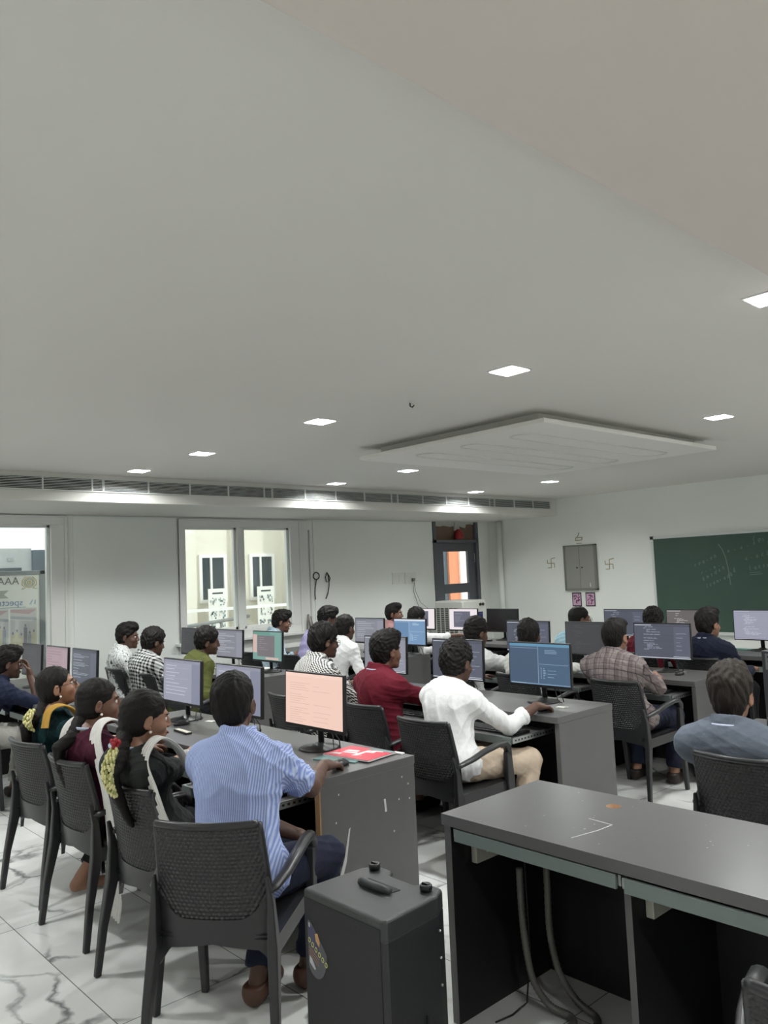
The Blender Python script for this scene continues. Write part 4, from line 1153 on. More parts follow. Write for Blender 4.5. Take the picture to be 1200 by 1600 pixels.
m.tube(a_, b_, 10); one('conduit_pipe', m, PIPE, 'grey ribbed cable conduit coiling under the foreground table, left of the other', 'conduit', group='ribbed conduits under the foreground table')
m = MB(); a_, b_ = ribbed([(-1.90, 2.50, 0.66), (-1.90, 2.50, 0.45), (-1.90, 2.50, 0.28), (-1.875, 2.51, 0.14), (-1.82, 2.53, 0.05), (-1.74, 2.53, 0.02), (-1.70, 2.46, 0.02), (-1.71, 2.36, 0.02)], 0.014)
m.tube(a_, b_, 10); one('conduit_pipe', m, PIPE, 'grey ribbed cable conduit under the foreground table, right of the other', 'conduit', group='ribbed conduits under the foreground table')
m = MB(); m.tube([(-1.97, 2.45, 0.7), (-1.97, 2.46, 0.55), (-1.975, 2.47, 0.2), (-1.98, 2.44, 0.02), (-1.985, 2.36, 0.005), (-2.0, 2.28, 0.005)], 0.0035, 6)
one('thin_cable', m, WIRE, 'thin black cable hanging to the floor under the foreground table', 'cable')

# ---- speaker trolley
t = thing('trolley_speaker', 'black portable speaker box with two top knobs and a dark sticker in the foreground', 'speaker', (-1.965, 1.70, 0), 0)
SP = mat('speaker plastic', (34, 35, 37), 0.42, noise=0.08, nscale=6, bump=0.25, bscale=350)
SPT = mat('speaker top plastic', (48, 50, 51), 0.40, noise=0.25, nscale=5, bump=0.2, bscale=300)
m = MB()
prof = [(-0.195, -0.145), (0.185, -0.145), (0.195, -0.13), (0.175, 0.10), (0.15, 0.15), (-0.15, 0.15), (-0.185, 0.10)]
m.prism(prof, 0.06, 0.60)
m.build('cabinet', SP, t, bevel=0.012, seg=3)
m = MB(); m.prism([(-0.195, -0.145), (0.185, -0.145), (0.195, -0.13), (0.175, 0.10), (0.15, 0.15), (0.085, 0.15), (0.06, 0.115), (-0.055, 0.115), (-0.08, 0.15), (-0.15, 0.15), (-0.185, 0.10)], 0.585, 0.65)
m.build('top_cover', SPT, t, bevel=0.012, seg=4)
m = MB(); m.box(-0.185, 0.178, -0.147, -0.1445, 0.08, 0.625); m.build('front_grille', mat('speaker grille', (32, 33, 35), 0.6, bump=0.6, bscale=500), t)
m = MB()
m.prism([(-0.085, 0.015), (0.055, 0.015), (0.06, 0.05), (-0.09, 0.05)], 0.6505, 0.6515); m.build('handle_recess', BLACKM, t)
m = MB(); m.tube([(-0.085, 0.012, 0.652), (-0.06, -0.002, 0.662), (0.03, -0.002, 0.662), (0.055, 0.012, 0.652)], 0.013, 8); m.build('top_handle', SPT, t)
for kx, ky in ((-0.135, 0.115), (0.125, 0.10)):
    m = MB(); m.lathe([(0.0, 0), (0.018, 0), (0.02, 0.008), (0.020, 0.018), (0.016, 0.022), (0.013, 0.018), (0.0, 0.018)], (kx, ky, 0.65), 18); m.box(kx - 0.014, kx + 0.014, ky - 0.003, ky + 0.003, 0.668, 0.674)
    m.build('knob', BLACK, t)
m = MB()
for zz in (0.55, 0.47, 0.39): m.tube([(0.183, 0.09, zz), (0.190, 0.092, zz)], 0.004, 8)
m.build('screws', STEEL, t)
m = MB(); m.box(0.184, 0.191, 0.02, 0.028, 0.05, 0.33); m.build('side_slot', BLACKM, t)
m = MB()
for sx in (-1, 1): m.tube([(sx * 0.17 - 0.015, 0.12, 0.045), (sx * 0.17 + 0.015, 0.12, 0.045)], 0.045, 16)
m.box(-0.18, 0.18, -0.13, 0.13, 0.03, 0.065); m.build('wheel_base', BLACKM, t)
# sticker: a rounded teardrop with a row of small ring icons
m = MB()
st = []
for q in range(28):
    a = 2 * PI * q / 28
    x = 0.055 * math.cos(a) + 0.006; z = 0.085 * math.sin(a)
    if z > 0: x = x * (1 - 0.62 * z / 0.085) - 0.030 * z / 0.085
    if x < -0.034: x = -0.034
    st.append((x - 0.135, 0.475 + z))
m.prism(st, -0.1485, -0.147, 'y')
m.cur = 1; m.prism([(-0.167, 0.50), (-0.115, 0.47), (-0.112, 0.51), (-0.145, 0.545), (-0.167, 0.545)], -0.1488, -0.1484, 'y')
m.cur = 2
for q in range(6):
    cx_, cz_ = -0.161 + q * 0.0165, 0.499 - q * 0.0105
    m.tube([(cx_ + 0.0055 * math.cos(a * PI / 6), -0.149, cz_ + 0.007 * math.sin(a * PI / 6)) for a in range(13)], 0.0014, 5)
m.cur = 3; m.prism([(-0.128, 0.505), (-0.112, 0.49), (-0.108, 0.505), (-0.118, 0.53), (-0.132, 0.525)], -0.1492, -0.1486, 'y')
m.cur = 4
for q in range(3): m.prism([(-0.163, 0.480 - q * 0.010), (-0.115, 0.452 - q * 0.010), (-0.115, 0.449 - q * 0.010), (-0.163, 0.477 - q * 0.010)], -0.149, -0.1486, 'y')
m.cur = 5; m.prism([(-0.163, 0.452), (-0.150, 0.444), (-0.132, 0.418), (-0.138, 0.414), (-0.163, 0.43)], -0.149, -0.1486, 'y'); m.prism([(-0.164, 0.552), (-0.158, 0.552), (-0.156, 0.538), (-0.163, 0.540)], -0.149, -0.1486, 'y')
m.build('sticker', [mat('sticker grey', (72, 72, 78), 0.3), mat('sticker navy', (50, 52, 84), 0.3), mat('sticker ring', (196, 196, 120), 0.4), mat('sticker amber', (184, 140, 90), 0.4), mat('sticker copper', (150, 104, 84), 0.4), mat('sticker silver', (176, 178, 182), 0.3)], t)
# soft pale bag on the corner chair
m = MB(); rng = random.Random(8)
def bagp(a, b):
    th = a * 2 * PI; ph = -PI / 2 + b * PI
    r = 1 + 0.10 * math.sin(3 * th + 1) * math.cos(ph) + 0.05 * math.sin(7 * th)
    return Vector((0.14 * r * math.cos(ph) * math.cos(th), 0.11 * r * math.cos(ph) * math.sin(th), 0.205 + 0.205 * math.sin(ph)))
m.grid(bagp, 36, 18)
one('cloth_bag', m, mat('grey cloth bag', (138, 138, 142), 0.8, bump=0.3, bscale=30), 'rounded pale grey cloth bag on the chair in the bottom right corner', 'bag', (-0.60, 1.86, 0.432))
# ================================================================ PEOPLE
# Each body, garment and head of hair is one continuous surface taken from a smooth distance field.
class Field:
    def __init__(s, lo, hi, h):
        s.h = h
        s.lo = np.array(lo, dtype=np.float32)
        n = np.ceil((np.array(hi) - np.array(lo)) / h).astype(int) + 1
        s.n = n
        s.ax = [s.lo[i] + h * np.arange(n[i], dtype=np.float32) for i in range(3)]
        s.V = np.full(tuple(n), 1.0, dtype=np.float32)
    def _win(s, lo, hi):
        a = np.maximum(0, np.floor((np.array(lo) - s.lo) / s.h).astype(int))
        b = np.minimum(s.n, np.ceil((np.array(hi) - s.lo) / s.h).astype(int) + 1)
        if np.any(b - a < 1):
            return None
        sl = tuple(slice(int(a[i]), int(b[i])) for i in range(3))
        X = s.ax[0][sl[0]][:, None, None]; Y = s.ax[1][sl[1]][None, :, None]; Z = s.ax[2][sl[2]][None, None, :]
        return sl, X, Y, Z
    def _merge(s, sl, d, k):
        A = s.V[sl]
        if k <= 0:
            s.V[sl] = np.minimum(A, d)
        else:
            h = np.maximum(k - np.abs(A - d), 0) / k
            s.V[sl] = np.minimum(A, d) - h * h * k * 0.25
    def cone(s, a, b, ra, rb, k=0.015, cut=None, cuta=None):
        a = np.array(a, dtype=np.float32); b = np.array(b, dtype=np.float32)
        r = max(ra, rb) + k + 0.02
        w = s._win(np.minimum(a, b) - r, np.maximum(a, b) + r)
        if w is None: return
        sl, X, Y, Z = w
        ba = b - a; l2 = float(ba @ ba) + 1e-9
        t = np.clip(((X - a[0]) * ba[0] + (Y - a[1]) * ba[1] + (Z - a[2]) * ba[2]) / l2, 0, 1)
        d = np.sqrt((X - a[0] - t * ba[0]) ** 2 + (Y - a[1] - t * ba[1]) ** 2 + (Z - a[2] - t * ba[2]) ** 2) - (ra + (rb - ra) * t)
        l = math.sqrt(l2)
        if cut:     # flat end at b
            d = np.maximum(d, ((X - b[0]) * ba[0] + (Y - b[1]) * ba[1] + (Z - b[2]) * ba[2]) / l)
        if cuta:
            d = np.maximum(d, -((X - a[0]) * ba[0] + (Y - a[1]) * ba[1] + (Z - a[2]) * ba[2]) / l)
        s._merge(sl, d.astype(np.float32), k)
    def ell(s, c, r, k=0.02, R=None, sub=False):
        c = np.array(c, dtype=np.float32); r = np.array(r, dtype=np.float32)
        m = float(r.max()) + k + 0.02
        w = s._win(c - m, c + m)
        if w is None: return
        sl, X, Y, Z = w
        x, y, z = X - c[0], Y - c[1], Z - c[2]
        if R is not None:
            Rt = np.array(R).T
            x, y, z = (Rt[0, 0] * x + Rt[0, 1] * y + Rt[0, 2] * z, Rt[1, 0] * x + Rt[1, 1] * y + Rt[1, 2] * z, Rt[2, 0] * x + Rt[2, 1] * y + Rt[2, 2] * z)
        k0 = np.sqrt((x / r[0]) ** 2 + (y / r[1]) ** 2 + (z / r[2]) ** 2)
        k1 = np.sqrt((x / r[0] ** 2) ** 2 + (y / r[1] ** 2) ** 2 + (z / r[2] ** 2) ** 2) + 1e-6
        d = (k0 * (k0 - 1.0) / k1).astype(np.float32)
        if sub:
            A = s.V[sl]; h = np.maximum(k - np.abs(A + d), 0) / max(k, 1e-6)
            s.V[sl] = np.maximum(A, -d) + h * h * k * 0.25
        else:
            s._merge(sl, d, k)
    def plane_cut(s, p, n, lo, hi):
        """remove what lies on the +n side of p inside the window"""
        w = s._win(lo, hi)
        if w is None: return
        sl, X, Y, Z = w
        d = (X - p[0]) * n[0] + (Y - p[1]) * n[1] + (Z - p[2]) * n[2]
        s.V[sl] = np.maximum(s.V[sl], d.astype(np.float32))
    def mesh(s, name, mats, wrinkle=0.0, wf=18.0, seed=0, disp=None, iters=1):
        V = s.V; ins = V < 0
        nx, ny, nz = V.shape
        c = ins[:-1, :-1, :-1].astype(np.int8)
        for dx, dy, dz in ((1, 0, 0), (0, 1, 0), (0, 0, 1), (1, 1, 0), (1, 0, 1), (0, 1, 1), (1, 1, 1)):
            c = c + ins[dx:nx - 1 + dx, dy:ny - 1 + dy, dz:nz - 1 + dz]
        act = (c > 0) & (c < 8)
        I, J, K = np.nonzero(act)
        idx = np.full(act.shape, -1, dtype=np.int32); idx[I, J, K] = np.arange(len(I))
        acc = np.zeros((len(I), 3), dtype=np.float32); cnt = np.zeros(len(I), dtype=np.float32)
        cor = [(0, 0, 0), (1, 0, 0), (0, 1, 0), (1, 1, 0), (0, 0, 1), (1, 0, 1), (0, 1, 1), (1, 1, 1)]
        for a, b in ((0, 1), (2, 3), (4, 5), (6, 7), (0, 2), (1, 3), (4, 6), (5, 7), (0, 4), (1, 5), (2, 6), (3, 7)):
            A, B = cor[a], cor[b]
            va = V[I + A[0], J + A[1], K + A[2]]; vb = V[I + B[0], J + B[1], K + B[2]]
            m = (va < 0) != (vb < 0)
            t = np.where(m, va / np.where(m, va - vb, 1), 0)
            for q in range(3):
                acc[:, q] += np.where(m, A[q] + t * (B[q] - A[q]), 0)
            cnt += m
        P = s.lo + s.h * (np.stack([I, J, K], 1) + acc / cnt[:, None])
        F = []
        for ax in range(3):
            d = [0, 0, 0]; d[ax] = 1
            a = ins[:nx - d[0], :ny - d[1], :nz - d[2]]; b = ins[d[0]:, d[1]:, d[2]:]
            ch = a != b
            e = np.argwhere(ch)
            o = [q for q in range(3) if q != ax]
            ok = (e[:, o[0]] > 0) & (e[:, o[1]] > 0) & (e[:, o[0]] < (nx, ny, nz)[o[0]] - 1) & (e[:, o[1]] < (nx, ny, nz)[o[1]] - 1)
            e = e[ok]
            fl = a[e[:, 0], e[:, 1], e[:, 2]]
            def g(u, v):
                q = e.copy(); q[:, o[0]] -= u; q[:, o[1]] -= v
                return idx[q[:, 0], q[:, 1], q[:, 2]]
            quad = np.stack([g(1, 1), g(0, 1), g(0, 0), g(1, 0)], 1)
            if ax == 1:
                fl = ~fl
            quad[~fl] = quad[~fl][:, ::-1]
            F.append(quad)
        F = np.concatenate(F).astype(np.int32)
        F = F[(F >= 0).all(1)]
        if disp is not None or wrinkle:
            # vertex normals from the field gradient
            gi = np.clip(np.round((P - s.lo) / s.h).astype(int), 1, np.array([nx, ny, nz]) - 2)
            N = np.stack([V[gi[:, 0] + 1, gi[:, 1], gi[:, 2]] - V[gi[:, 0] - 1, gi[:, 1], gi[:, 2]],
                          V[gi[:, 0], gi[:, 1] + 1, gi[:, 2]] - V[gi[:, 0], gi[:, 1] - 1, gi[:, 2]],
                          V[gi[:, 0], gi[:, 1], gi[:, 2] + 1] - V[gi[:, 0], gi[:, 1], gi[:, 2] - 1]], 1)
            N /= np.linalg.norm(N, axis=1)[:, None] + 1e-9
            rs = np.random.RandomState(seed)
            D = np.zeros(len(P), dtype=np.float32)
            if wrinkle:
                # folds: warped sine ridges, cheap and smooth
                for q in range(5):
                    dr = rs.normal(size=3); dr[2] *= 1.3; dr /= np.linalg.norm(dr)
                    w1 = rs.normal(size=3) * 7; w2 = rs.normal(size=3) * 5
                    ph = P @ dr * wf * rs.uniform(1.2, 3.2) + 1.8 * np.sin(P @ w1 + rs.uniform(0, 6)) + 1.5 * np.sin(P @ w2 + rs.uniform(0, 6))
                    amp = np.clip(0.5 + 0.8 * np.sin(P @ (rs.normal(size=3) * 6) + rs.uniform(0, 6)), 0, 1)
                    D += amp * (1 - np.abs(np.sin(ph))) ** 2 * wrinkle
                D -= D.mean()
            if disp is not None:
                D = D + disp(P, rs)
            P = P + N * D[:, None]
        me = bpy.data.meshes.new(name)
        me.vertices.add(len(P)); me.vertices.foreach_set('co', P.astype(np.float32).ravel())
        me.loops.add(F.size); me.loops.foreach_set('vertex_index', F.ravel())
        me.polygons.add(len(F)); me.polygons.foreach_set('loop_start', np.arange(0, F.size, 4, dtype=np.int32))
        me.polygons.foreach_set('loop_total', np.full(len(F), 4, dtype=np.int32))
        me.update(calc_edges=True)
        me.polygons.foreach_set('use_smooth', np.ones(len(F), dtype=bool))
        for m in mats: me.materials.append(m)
        return me
def link_mesh(me, name, parent):
    o = bpy.data.objects.new(name, me); COL.objects.link(o); o.parent = parent
    return o

# ---- cloth materials
def cloth(name, kind, c1, c2=None, c3=None, rough=0.85, scale=1.0):
    m = bpy.data.materials.new(name); m.use_nodes = True
    nt = m.node_tree; L = nt.links.new; b = nt.nodes['Principled BSDF']
    b.inputs['Roughness'].default_value = rough
    b.inputs['Specular IOR Level'].default_value = 0.25
    tc = nt.nodes.new('ShaderNodeTexCoord'); sp = nt.nodes.new('ShaderNodeSeparateXYZ')
    L(tc.outputs['Object'], sp.inputs[0])
    def math_(op, a, v=None, bb=None):
        n = nt.nodes.new('ShaderNodeMath'); n.operation = op; L(a, n.inputs[0])
        if bb is not None: L(bb, n.inputs[1])
        elif v is not None: n.inputs[1].default_value = v
        return n.outputs[0]
    def mix(f, a, bcol):
        n = nt.nodes.new('ShaderNodeMix'); n.data_type = 'RGBA'; L(f, n.inputs[0])
        if isinstance(a, tuple): n.inputs[6].default_value = a
        else: L(a, n.inputs[6])
        if isinstance(bcol, tuple): n.inputs[7].default_value = bcol
        else: L(bcol, n.inputs[7])
        return n.outputs[2]
    A = col(*c1); Bc = col(*c2) if c2 else A; Cc = col(*c3) if c3 else Bc
    def band(ax, period, width, off=0.0):
        f = math_('FRACT', math_('ADD', math_('MULTIPLY', sp.outputs[ax], 1 / period), 50 + off))
        return math_('LESS_THAN', f, width)
    # y and z both move along a leaning back, so use z + 0.35 y for rows
    rows = math_('ADD', sp.outputs[2], None, math_('MULTIPLY', sp.outputs[1], 0.5))
    def rband(period, width, off=0.0):
        f = math_('FRACT', math_('ADD', math_('MULTIPLY', rows, 1 / period), 50 + off))
        return math_('LESS_THAN', f, width)
    if kind == 'stripe':
        f = math_('ADD', math_('MULTIPLY', math_('SINE', math_('MULTIPLY', sp.outputs[0], 2 * PI / (0.0085 * scale))), 0.5), 0.5)
        out = mix(f, A, Bc)
    elif kind == 'check':      # gingham
        bx, bz = band(0, 0.022 * scale, 0.5), rband(0.022 * scale, 0.5)
        s_ = math_('MULTIPLY', math_('ADD', bx, None, bz), 0.5)
        out = mix(math_('POWER', s_, 0.8), A, Bc)
    elif kind == 'dots':       # small houndstooth like checks
        bx, bz = band(0, 0.016 * scale, 0.5), rband(0.016 * scale, 0.5)
        x = math_('ABSOLUTE', math_('SUBTRACT', bx, None, bz))
        out = mix(x, A, Bc)
    elif kind == 'plaid':
        out = mix(band(0, 0.085, 0.35), A, Bc)
        out = mix(math_('MULTIPLY', rband(0.09, 0.35), 0.5), out, Bc)
        out = mix(math_('MULTIPLY', band(0, 0.085, 0.05), 0.8), out, Cc); out = mix(math_('MULTIPLY', rband(0.09, 0.05), 0.8), out, Cc)
        out = mix(math_('MULTIPLY', band(0, 0.085, 0.05, 0.45), 0.6), out, Cc); out = mix(math_('MULTIPLY', rband(0.09, 0.05, 0.5), 0.6), out, Cc)
    elif kind == 'print':
        w = nt.nodes.new('ShaderNodeTexNoise'); w.inputs['Scale'].default_value = 16 * scale; w.inputs['Detail'].default_value = 1
        w.inputs['Distortion'].default_value = 1.2
        L(tc.outputs['Object'], w.inputs['Vector'])
        d = math_('ABSOLUTE', math_('SUBTRACT', w.outputs['Fac'], 0.5))
        out = mix(math_('LESS_THAN', d, 0.022), A, Bc)
    elif kind == 'patches':
        w = nt.nodes.new('ShaderNodeTexVoronoi'); w.inputs['Scale'].default_value = 7 * scale
        L(tc.outputs['Object'], w.inputs['Vector'])
        out = mix(math_('LESS_THAN', w.outputs['Distance'], 0.16), A, Bc)
    else:
        n = nt.nodes.new('ShaderNodeTexNoise'); n.inputs['Scale'].default_value = 35; n.inputs['Detail'].default_value = 4
        L(tc.outputs['Object'], n.inputs['Vector'])
        out = mix(n.outputs['Fac'], tuple(v * 0.86 for v in A[:3]) + (1,), tuple(min(1, v * 1.12) for v in A[:3]) + (1,))
    L(out, b.inputs['Base Color'])
    n = nt.nodes.new('ShaderNodeTexNoise'); n.inputs['Scale'].default_value = 22; n.inputs['Detail'].default_value = 6
    L(tc.outputs['Object'], n.inputs['Vector'])
    bp = nt.nodes.new('ShaderNodeBump'); bp.inputs['Strength'].default_value = 0.35; bp.inputs['Distance'].default_value = 0.012
    L(n.outputs['Fac'], bp.inputs['Height']); L(bp.outputs['Normal'], b.inputs['Normal'])
    return m

def skin_mat(name, rgb):
    m = mat(name, rgb, 0.48, noise=0.10, nscale=14, bump=0.08, bscale=120)
    b = m.node_tree.nodes['Principled BSDF']
    b.inputs['Subsurface Weight'].default_value = 0.08
    b.inputs['Subsurface Radius'].default_value = (0.02, 0.008, 0.004)
    return m
SKIN = {'dark': skin_mat('dark brown skin', (88, 62, 50)), 'brown': skin_mat('brown skin', (116, 82, 66)), 'warm': skin_mat('warm brown skin', (150, 110, 88))}
def hair_mat(name, rgb):
    m = bpy.data.materials.new(name); m.use_nodes = True
    nt = m.node_tree; L = nt.links.new; b = nt.nodes['Principled BSDF']
    b.inputs['Base Color'].default_value = col(*rgb); b.inputs['Roughness'].default_value = 0.6; b.inputs['Specular IOR Level'].default_value = 0.22
    tc = nt.nodes.new('ShaderNodeTexCoord')
    mp = nt.nodes.new('ShaderNodeMapping'); mp.inputs['Scale'].default_value = (120, 40, 26)
    L(tc.outputs['Object'], mp.inputs[0])
    n = nt.nodes.new('ShaderNodeTexNoise'); n.inputs['Scale'].default_value = 1.0; n.inputs['Detail'].default_value = 3; n.inputs['Distortion'].default_value = 0.8
    L(mp.outputs[0], n.inputs['Vector'])
    bp = nt.nodes.new('ShaderNodeBump'); bp.inputs['Strength'].default_value = 0.7; bp.inputs['Distance'].default_value = 0.006
    L(n.outputs['Fac'], bp.inputs['Height']); L(bp.outputs['Normal'], b.inputs['Normal'])
    return m
HAIR = hair_mat('black hair', (24, 21, 20)); HAIR2 = hair_mat('dark brown hair', (44, 38, 34))
EYEW = mat('eye white', (210, 205, 198), 0.3); IRIS = mat('dark iris', (26, 16, 12), 0.2)
LANY = mat('lanyard pale blue', (176, 184, 204), 0.6)
SHOE = mat('dark shoe', (40, 30, 26), 0.5); SANDAL = mat('brown leather', (84, 56, 44), 0.5)

def unit(v):
    v = np.array(v, dtype=float); return v / (np.linalg.norm(v) + 1e-9)
def rotm(yaw_, pitch_, roll_=0.0):
    """local head frame: x right, y forward, z up"""
    return np.array((Matrix.Rotation(yaw_, 3, 'Z') @ Matrix.Rotation(pitch_, 3, 'X') @ Matrix.Rotation(roll_, 3, 'Y')))
def ik(S, W, a, b, pole):
    d = W - S; L_ = np.linalg.norm(d)
    if L_ > (a + b) * 0.995:
        W = S + d / L_ * (a + b) * 0.995; d = W - S; L_ = np.linalg.norm(d)
    x = (a * a - b * b + L_ * L_) / (2 * L_); h = math.sqrt(max(1e-6, a * a - x * x))
    u = d / L_; p = np.array(pole, dtype=float); p = p - (p @ u) * u; p = unit(p)
    return S + u * x + p * h, W

def hand_prims(F, W, dirv, up_, side, curl, sc=1.0, spread=1.0, pinch=False):
    """palm and five bent fingers; dirv = wrist to fingers, up_ = back of the hand, side=+1 right hand (thumb towards -x of the hand frame)"""
    d = unit(dirv); u = unit(np.array(up_) - (np.array(up_) @ d) * d); r = np.cross(d, u)   # r = right of the hand
    th = -side      # thumb side along r
    P = lambda f, s_, h_: W + sc * (d * f + r * s_ + u * h_)
    F.cone(P(0, 0, 0), P(0.035, 0, 0.0), 0.024 * sc, 0.026 * sc, 0.012)
    for s_ in (-0.027, -0.009, 0.009, 0.027):
        F.cone(P(0.02, s_ * 0.7, 0), P(0.085, s_, 0.002), 0.014 * sc, 0.0115 * sc, 0.012)
    lens = [0.072, 0.082, 0.076, 0.060]
    offs = [0.028, 0.0095, -0.0095, -0.028]
    for i in range(4):
        s_ = offs[i] * th
        l = lens[i]; c = curl * (1.0 + 0.12 * i)
        sp = s_ * 0.35 * spread * 4
        base = P(0.086, s_, 0.002)
        a0 = c * 0.45
        d1 = unit(d * math.cos(a0) - u * math.sin(a0) + r * sp * 0.9)
        p1 = base + d1 * l * 0.45 * sc
        a1 = c * 1.15
        d2 = unit(d * math.cos(a1) - u * math.sin(a1) + r * sp * 0.8); p2 = p1 + d2 * l * 0.32 * sc
        a2 = c * 1.75
        d3 = unit(d * math.cos(a2) - u * math.sin(a2) + r * sp * 0.7); p3 = p2 + d3 * l * 0.25 * sc
        F.cone(base, p1, 0.0095 * sc, 0.0085 * sc, 0.004); F.cone(p1, p2, 0.0085 * sc, 0.0078 * sc, 0.002); F.cone(p2, p3, 0.0078 * sc, 0.0068 * sc, 0.002)
    t0 = P(0.022, th * 0.022, -0.004); t1 = P(0.052, th * 0.046, -0.014); t2 = P(0.082, th * 0.052, -0.024 - 0.01 * curl); t3 = P(0.100, th * 0.046, -0.032 - 0.014 * curl)
    F.cone(t0, t1, 0.014 * sc, 0.0115 * sc, 0.008); F.cone(t1, t2, 0.0105 * sc, 0.0092 * sc, 0.003); F.cone(t2, t3, 0.0092 * sc, 0.0075 * sc, 0.002)

def person(label, base, heading, head, hyaw, hpitch=0, hroll=0, Rh=None, Lh=None, skin='brown', hair='short', shirt=None, sleeve='short',
           trousers=None, female=False, res=0.007, lanyard=False, glasses=False, extras=None, wr=0.0042, knees=None, feet=None, curl=(0.5, 0.5), build=1.0,
           collar=True, hairm=None, hand_up=(None, None), quiff=0.0, shoe=None, beard=False, group='students seated at the computers', elbow=(None, None), seed=1, hand_dir=(None, None), sh_drop=0.0, wrl=1.0, face=False, vol=0.0, girth=1.0, nshift=0.0, wf=24):
    t = thing('person', label, 'person', (base[0], base[1], 0), math.radians(heading), group)
    c, s_ = math.cos(math.radians(-heading)), math.sin(math.radians(-heading))
    def loc(p):
        x, y = p[0] - base[0], p[1] - base[1]
        return np.array([c * x - s_ * y, s_ * x + c * y, p[2]])
    def ldir(p):
        return np.array([c * p[0] - s_ * p[1], s_ * p[0] + c * p[1], p[2]])
    H = loc(head); Rm = rotm(math.radians(hyaw - heading), math.radians(hpitch), math.radians(hroll))
    hp = lambda x, y, z: H + Rm @ (np.array([x, y, z]) * hs)
    hs = 0.97 if female else 1.03
    bs = (0.90 if female else 1.0) * build
    Pv = np.array([0, 0, 0.545])
    N = H + Rm @ np.array([0, -0.045, -0.125]) * hs + np.array([nshift, -0.016, -0.022])      # base of the neck
    fwd_lean = unit(N - Pv)
    side = np.array([1.0, 0, 0])
    # shoulders turn a little with the reach
    shr = np.array([1.0, 0.0, 0.0])
    SR = N + shr * 0.165 * bs + np.array([0, 0.005, -0.078 - sh_drop]); SL = N - shr * 0.165 * bs + np.array([0, 0.005, -0.078 - sh_drop])
    ua, fa = (0.262, 0.235) if female else (0.285, 0.252)
    if Rh is None: Rh_l = np.array([0.20, 0.36, 0.68])
    else: Rh_l = loc(Rh)
    if Lh is None: Lh_l = np.array([-0.20, 0.36, 0.68])
    else: Lh_l = loc(Lh)
    ER, WR_ = ik(SR, Rh_l, ua, fa, ldir(elbow[0]) if elbow[0] else (0.55, -0.35, -1.0))
    EL, WL_ = ik(SL, Lh_l, ua, fa, ldir(elbow[1]) if elbow[1] else (-0.55, -0.35, -1.0))
    kn = knees or ((0.15, 0.43), (-0.15, 0.43))
    ft = feet or ((0.14, 0.40), (-0.14, 0.36))
    hips = [np.array([0.09, 0.02, 0.53]), np.array([-0.09, 0.02, 0.53])]
    K = [np.array([kn[0][0], kn[0][1], 0.50]), np.array([kn[1][0], kn[1][1], 0.50])]
    FT = [np.array([ft[0][0], ft[0][1], 0.09]), np.array([ft[1][0], ft[1][1], 0.09])]
    # spine curve, rounded backwards
    mid = (Pv + N) / 2 + np.array([0, -0.045, 0.0])
    def spine(q):
        return (1 - q) ** 2 * Pv + 2 * q * (1 - q) * mid + q * q * N
    allp = [H, SR, SL, ER, EL, WR_, WL_] + K + FT
    lo = np.min(allp, 0) - 0.22; hi = np.max(allp, 0) + 0.22
    lo[2] = 0.0; hi[2] = H[2] + 0.17 * hs + 0.02
    lo[0] = min(lo[0], -0.32); hi[0] = max(hi[0], 0.32); lo[1] = min(lo[1], -0.25)
    body_z = lo.copy()
    # ------------------------------------------------ body
    F = Field(lo, hi, res)
    def torso(F, g, k=0.035):
        W_ = [(0.0, .155, .115), (0.14, .152, .112), (0.30, .136, .100), (0.46, .140, .102), (0.62, .155, .110), (0.76, .170, .110), (0.88, .162, .094)]
        if female: W_ = [(0.0, .160, .120), (0.14, .150, .112), (0.30, .122, .096), (0.46, .126, .098), (0.62, .140, .106), (0.76, .148, .102), (0.88, .130, .084)]
        for q, a, b in W_:
            p = spine(q); tn = unit(spine(min(1, q + .05)) - spine(max(0, q - .05)))
            ang = math.atan2(-tn[1], tn[2])
            a *= 1 + (girth - 1) * min(1, max(0, (0.95 - q) / 0.5))
            F.ell(p, (a * bs + g, b * bs + g, 0.085 + g), k, np.array(Matrix.Rotation(ang, 3, 'X')))
    def shoulders(F, g):
        for S_ in (SR, SL):
            F.cone(N + np.array([0, -0.012, -0.012]), S_ + np.array([0, -0.008, 0.0]), 0.050 + g * 0.6, 0.046 * bs + g * 0.8, 0.05)
            F.ell(S_, (0.048 * bs + g * 0.8, 0.048 * bs + g * 0.8, 0.050 * bs + g * 0.8), 0.05)
    torso(F, 0); shoulders(F, 0)
    # neck
    F.cone(N + np.array([0, 0, -0.02]), hp(0, -0.028, -0.06), 0.056 * hs, 0.050 * hs if not female else 0.045, 0.03)
    # head
    Rl = Rm
    F.ell(hp(0, -0.014, 0.022), np.array([0.0745, 0.094, 0.088]) * hs, 0.02, Rl)
    F.ell(hp(0, 0.028, -0.035), np.array([0.061, 0.062, 0.082]) * hs, 0.03, Rl)
    F.ell(hp(0, 0.048, -0.088), np.array([0.040 if female else 0.044, 0.040, 0.030]) * hs, 0.03, Rl)
    F.ell(hp(0, 0.078, -0.110), np.array([0.020, 0.016, 0.014]) * hs, 0.02, Rl)
    F.ell(hp(0, 0.080, 0.012), np.array([0.044, 0.012, 0.009]) * hs, 0.012, Rl)
    for sx in (-1, 1):
        F.ell(hp(sx * 0.030, 0.098, -0.012), np.array([0.016, 0.013, 0.010]) * hs, 0.008, Rl, sub=True)
        F.ell(hp(sx * 0.042, 0.060, -0.045), np.array([0.020, 0.022, 0.020]) * hs, 0.02, Rl)
    F.cone(hp(0, 0.089, 0.000), hp(0, 0.106, -0.040), 0.008 * hs, 0.0115 * hs, 0.008)
    for sx in (-1, 1): F.ell(hp(sx * 0.012, 0.097, -0.045), np.array([0.009, 0.010, 0.008]) * hs, 0.006, Rl)
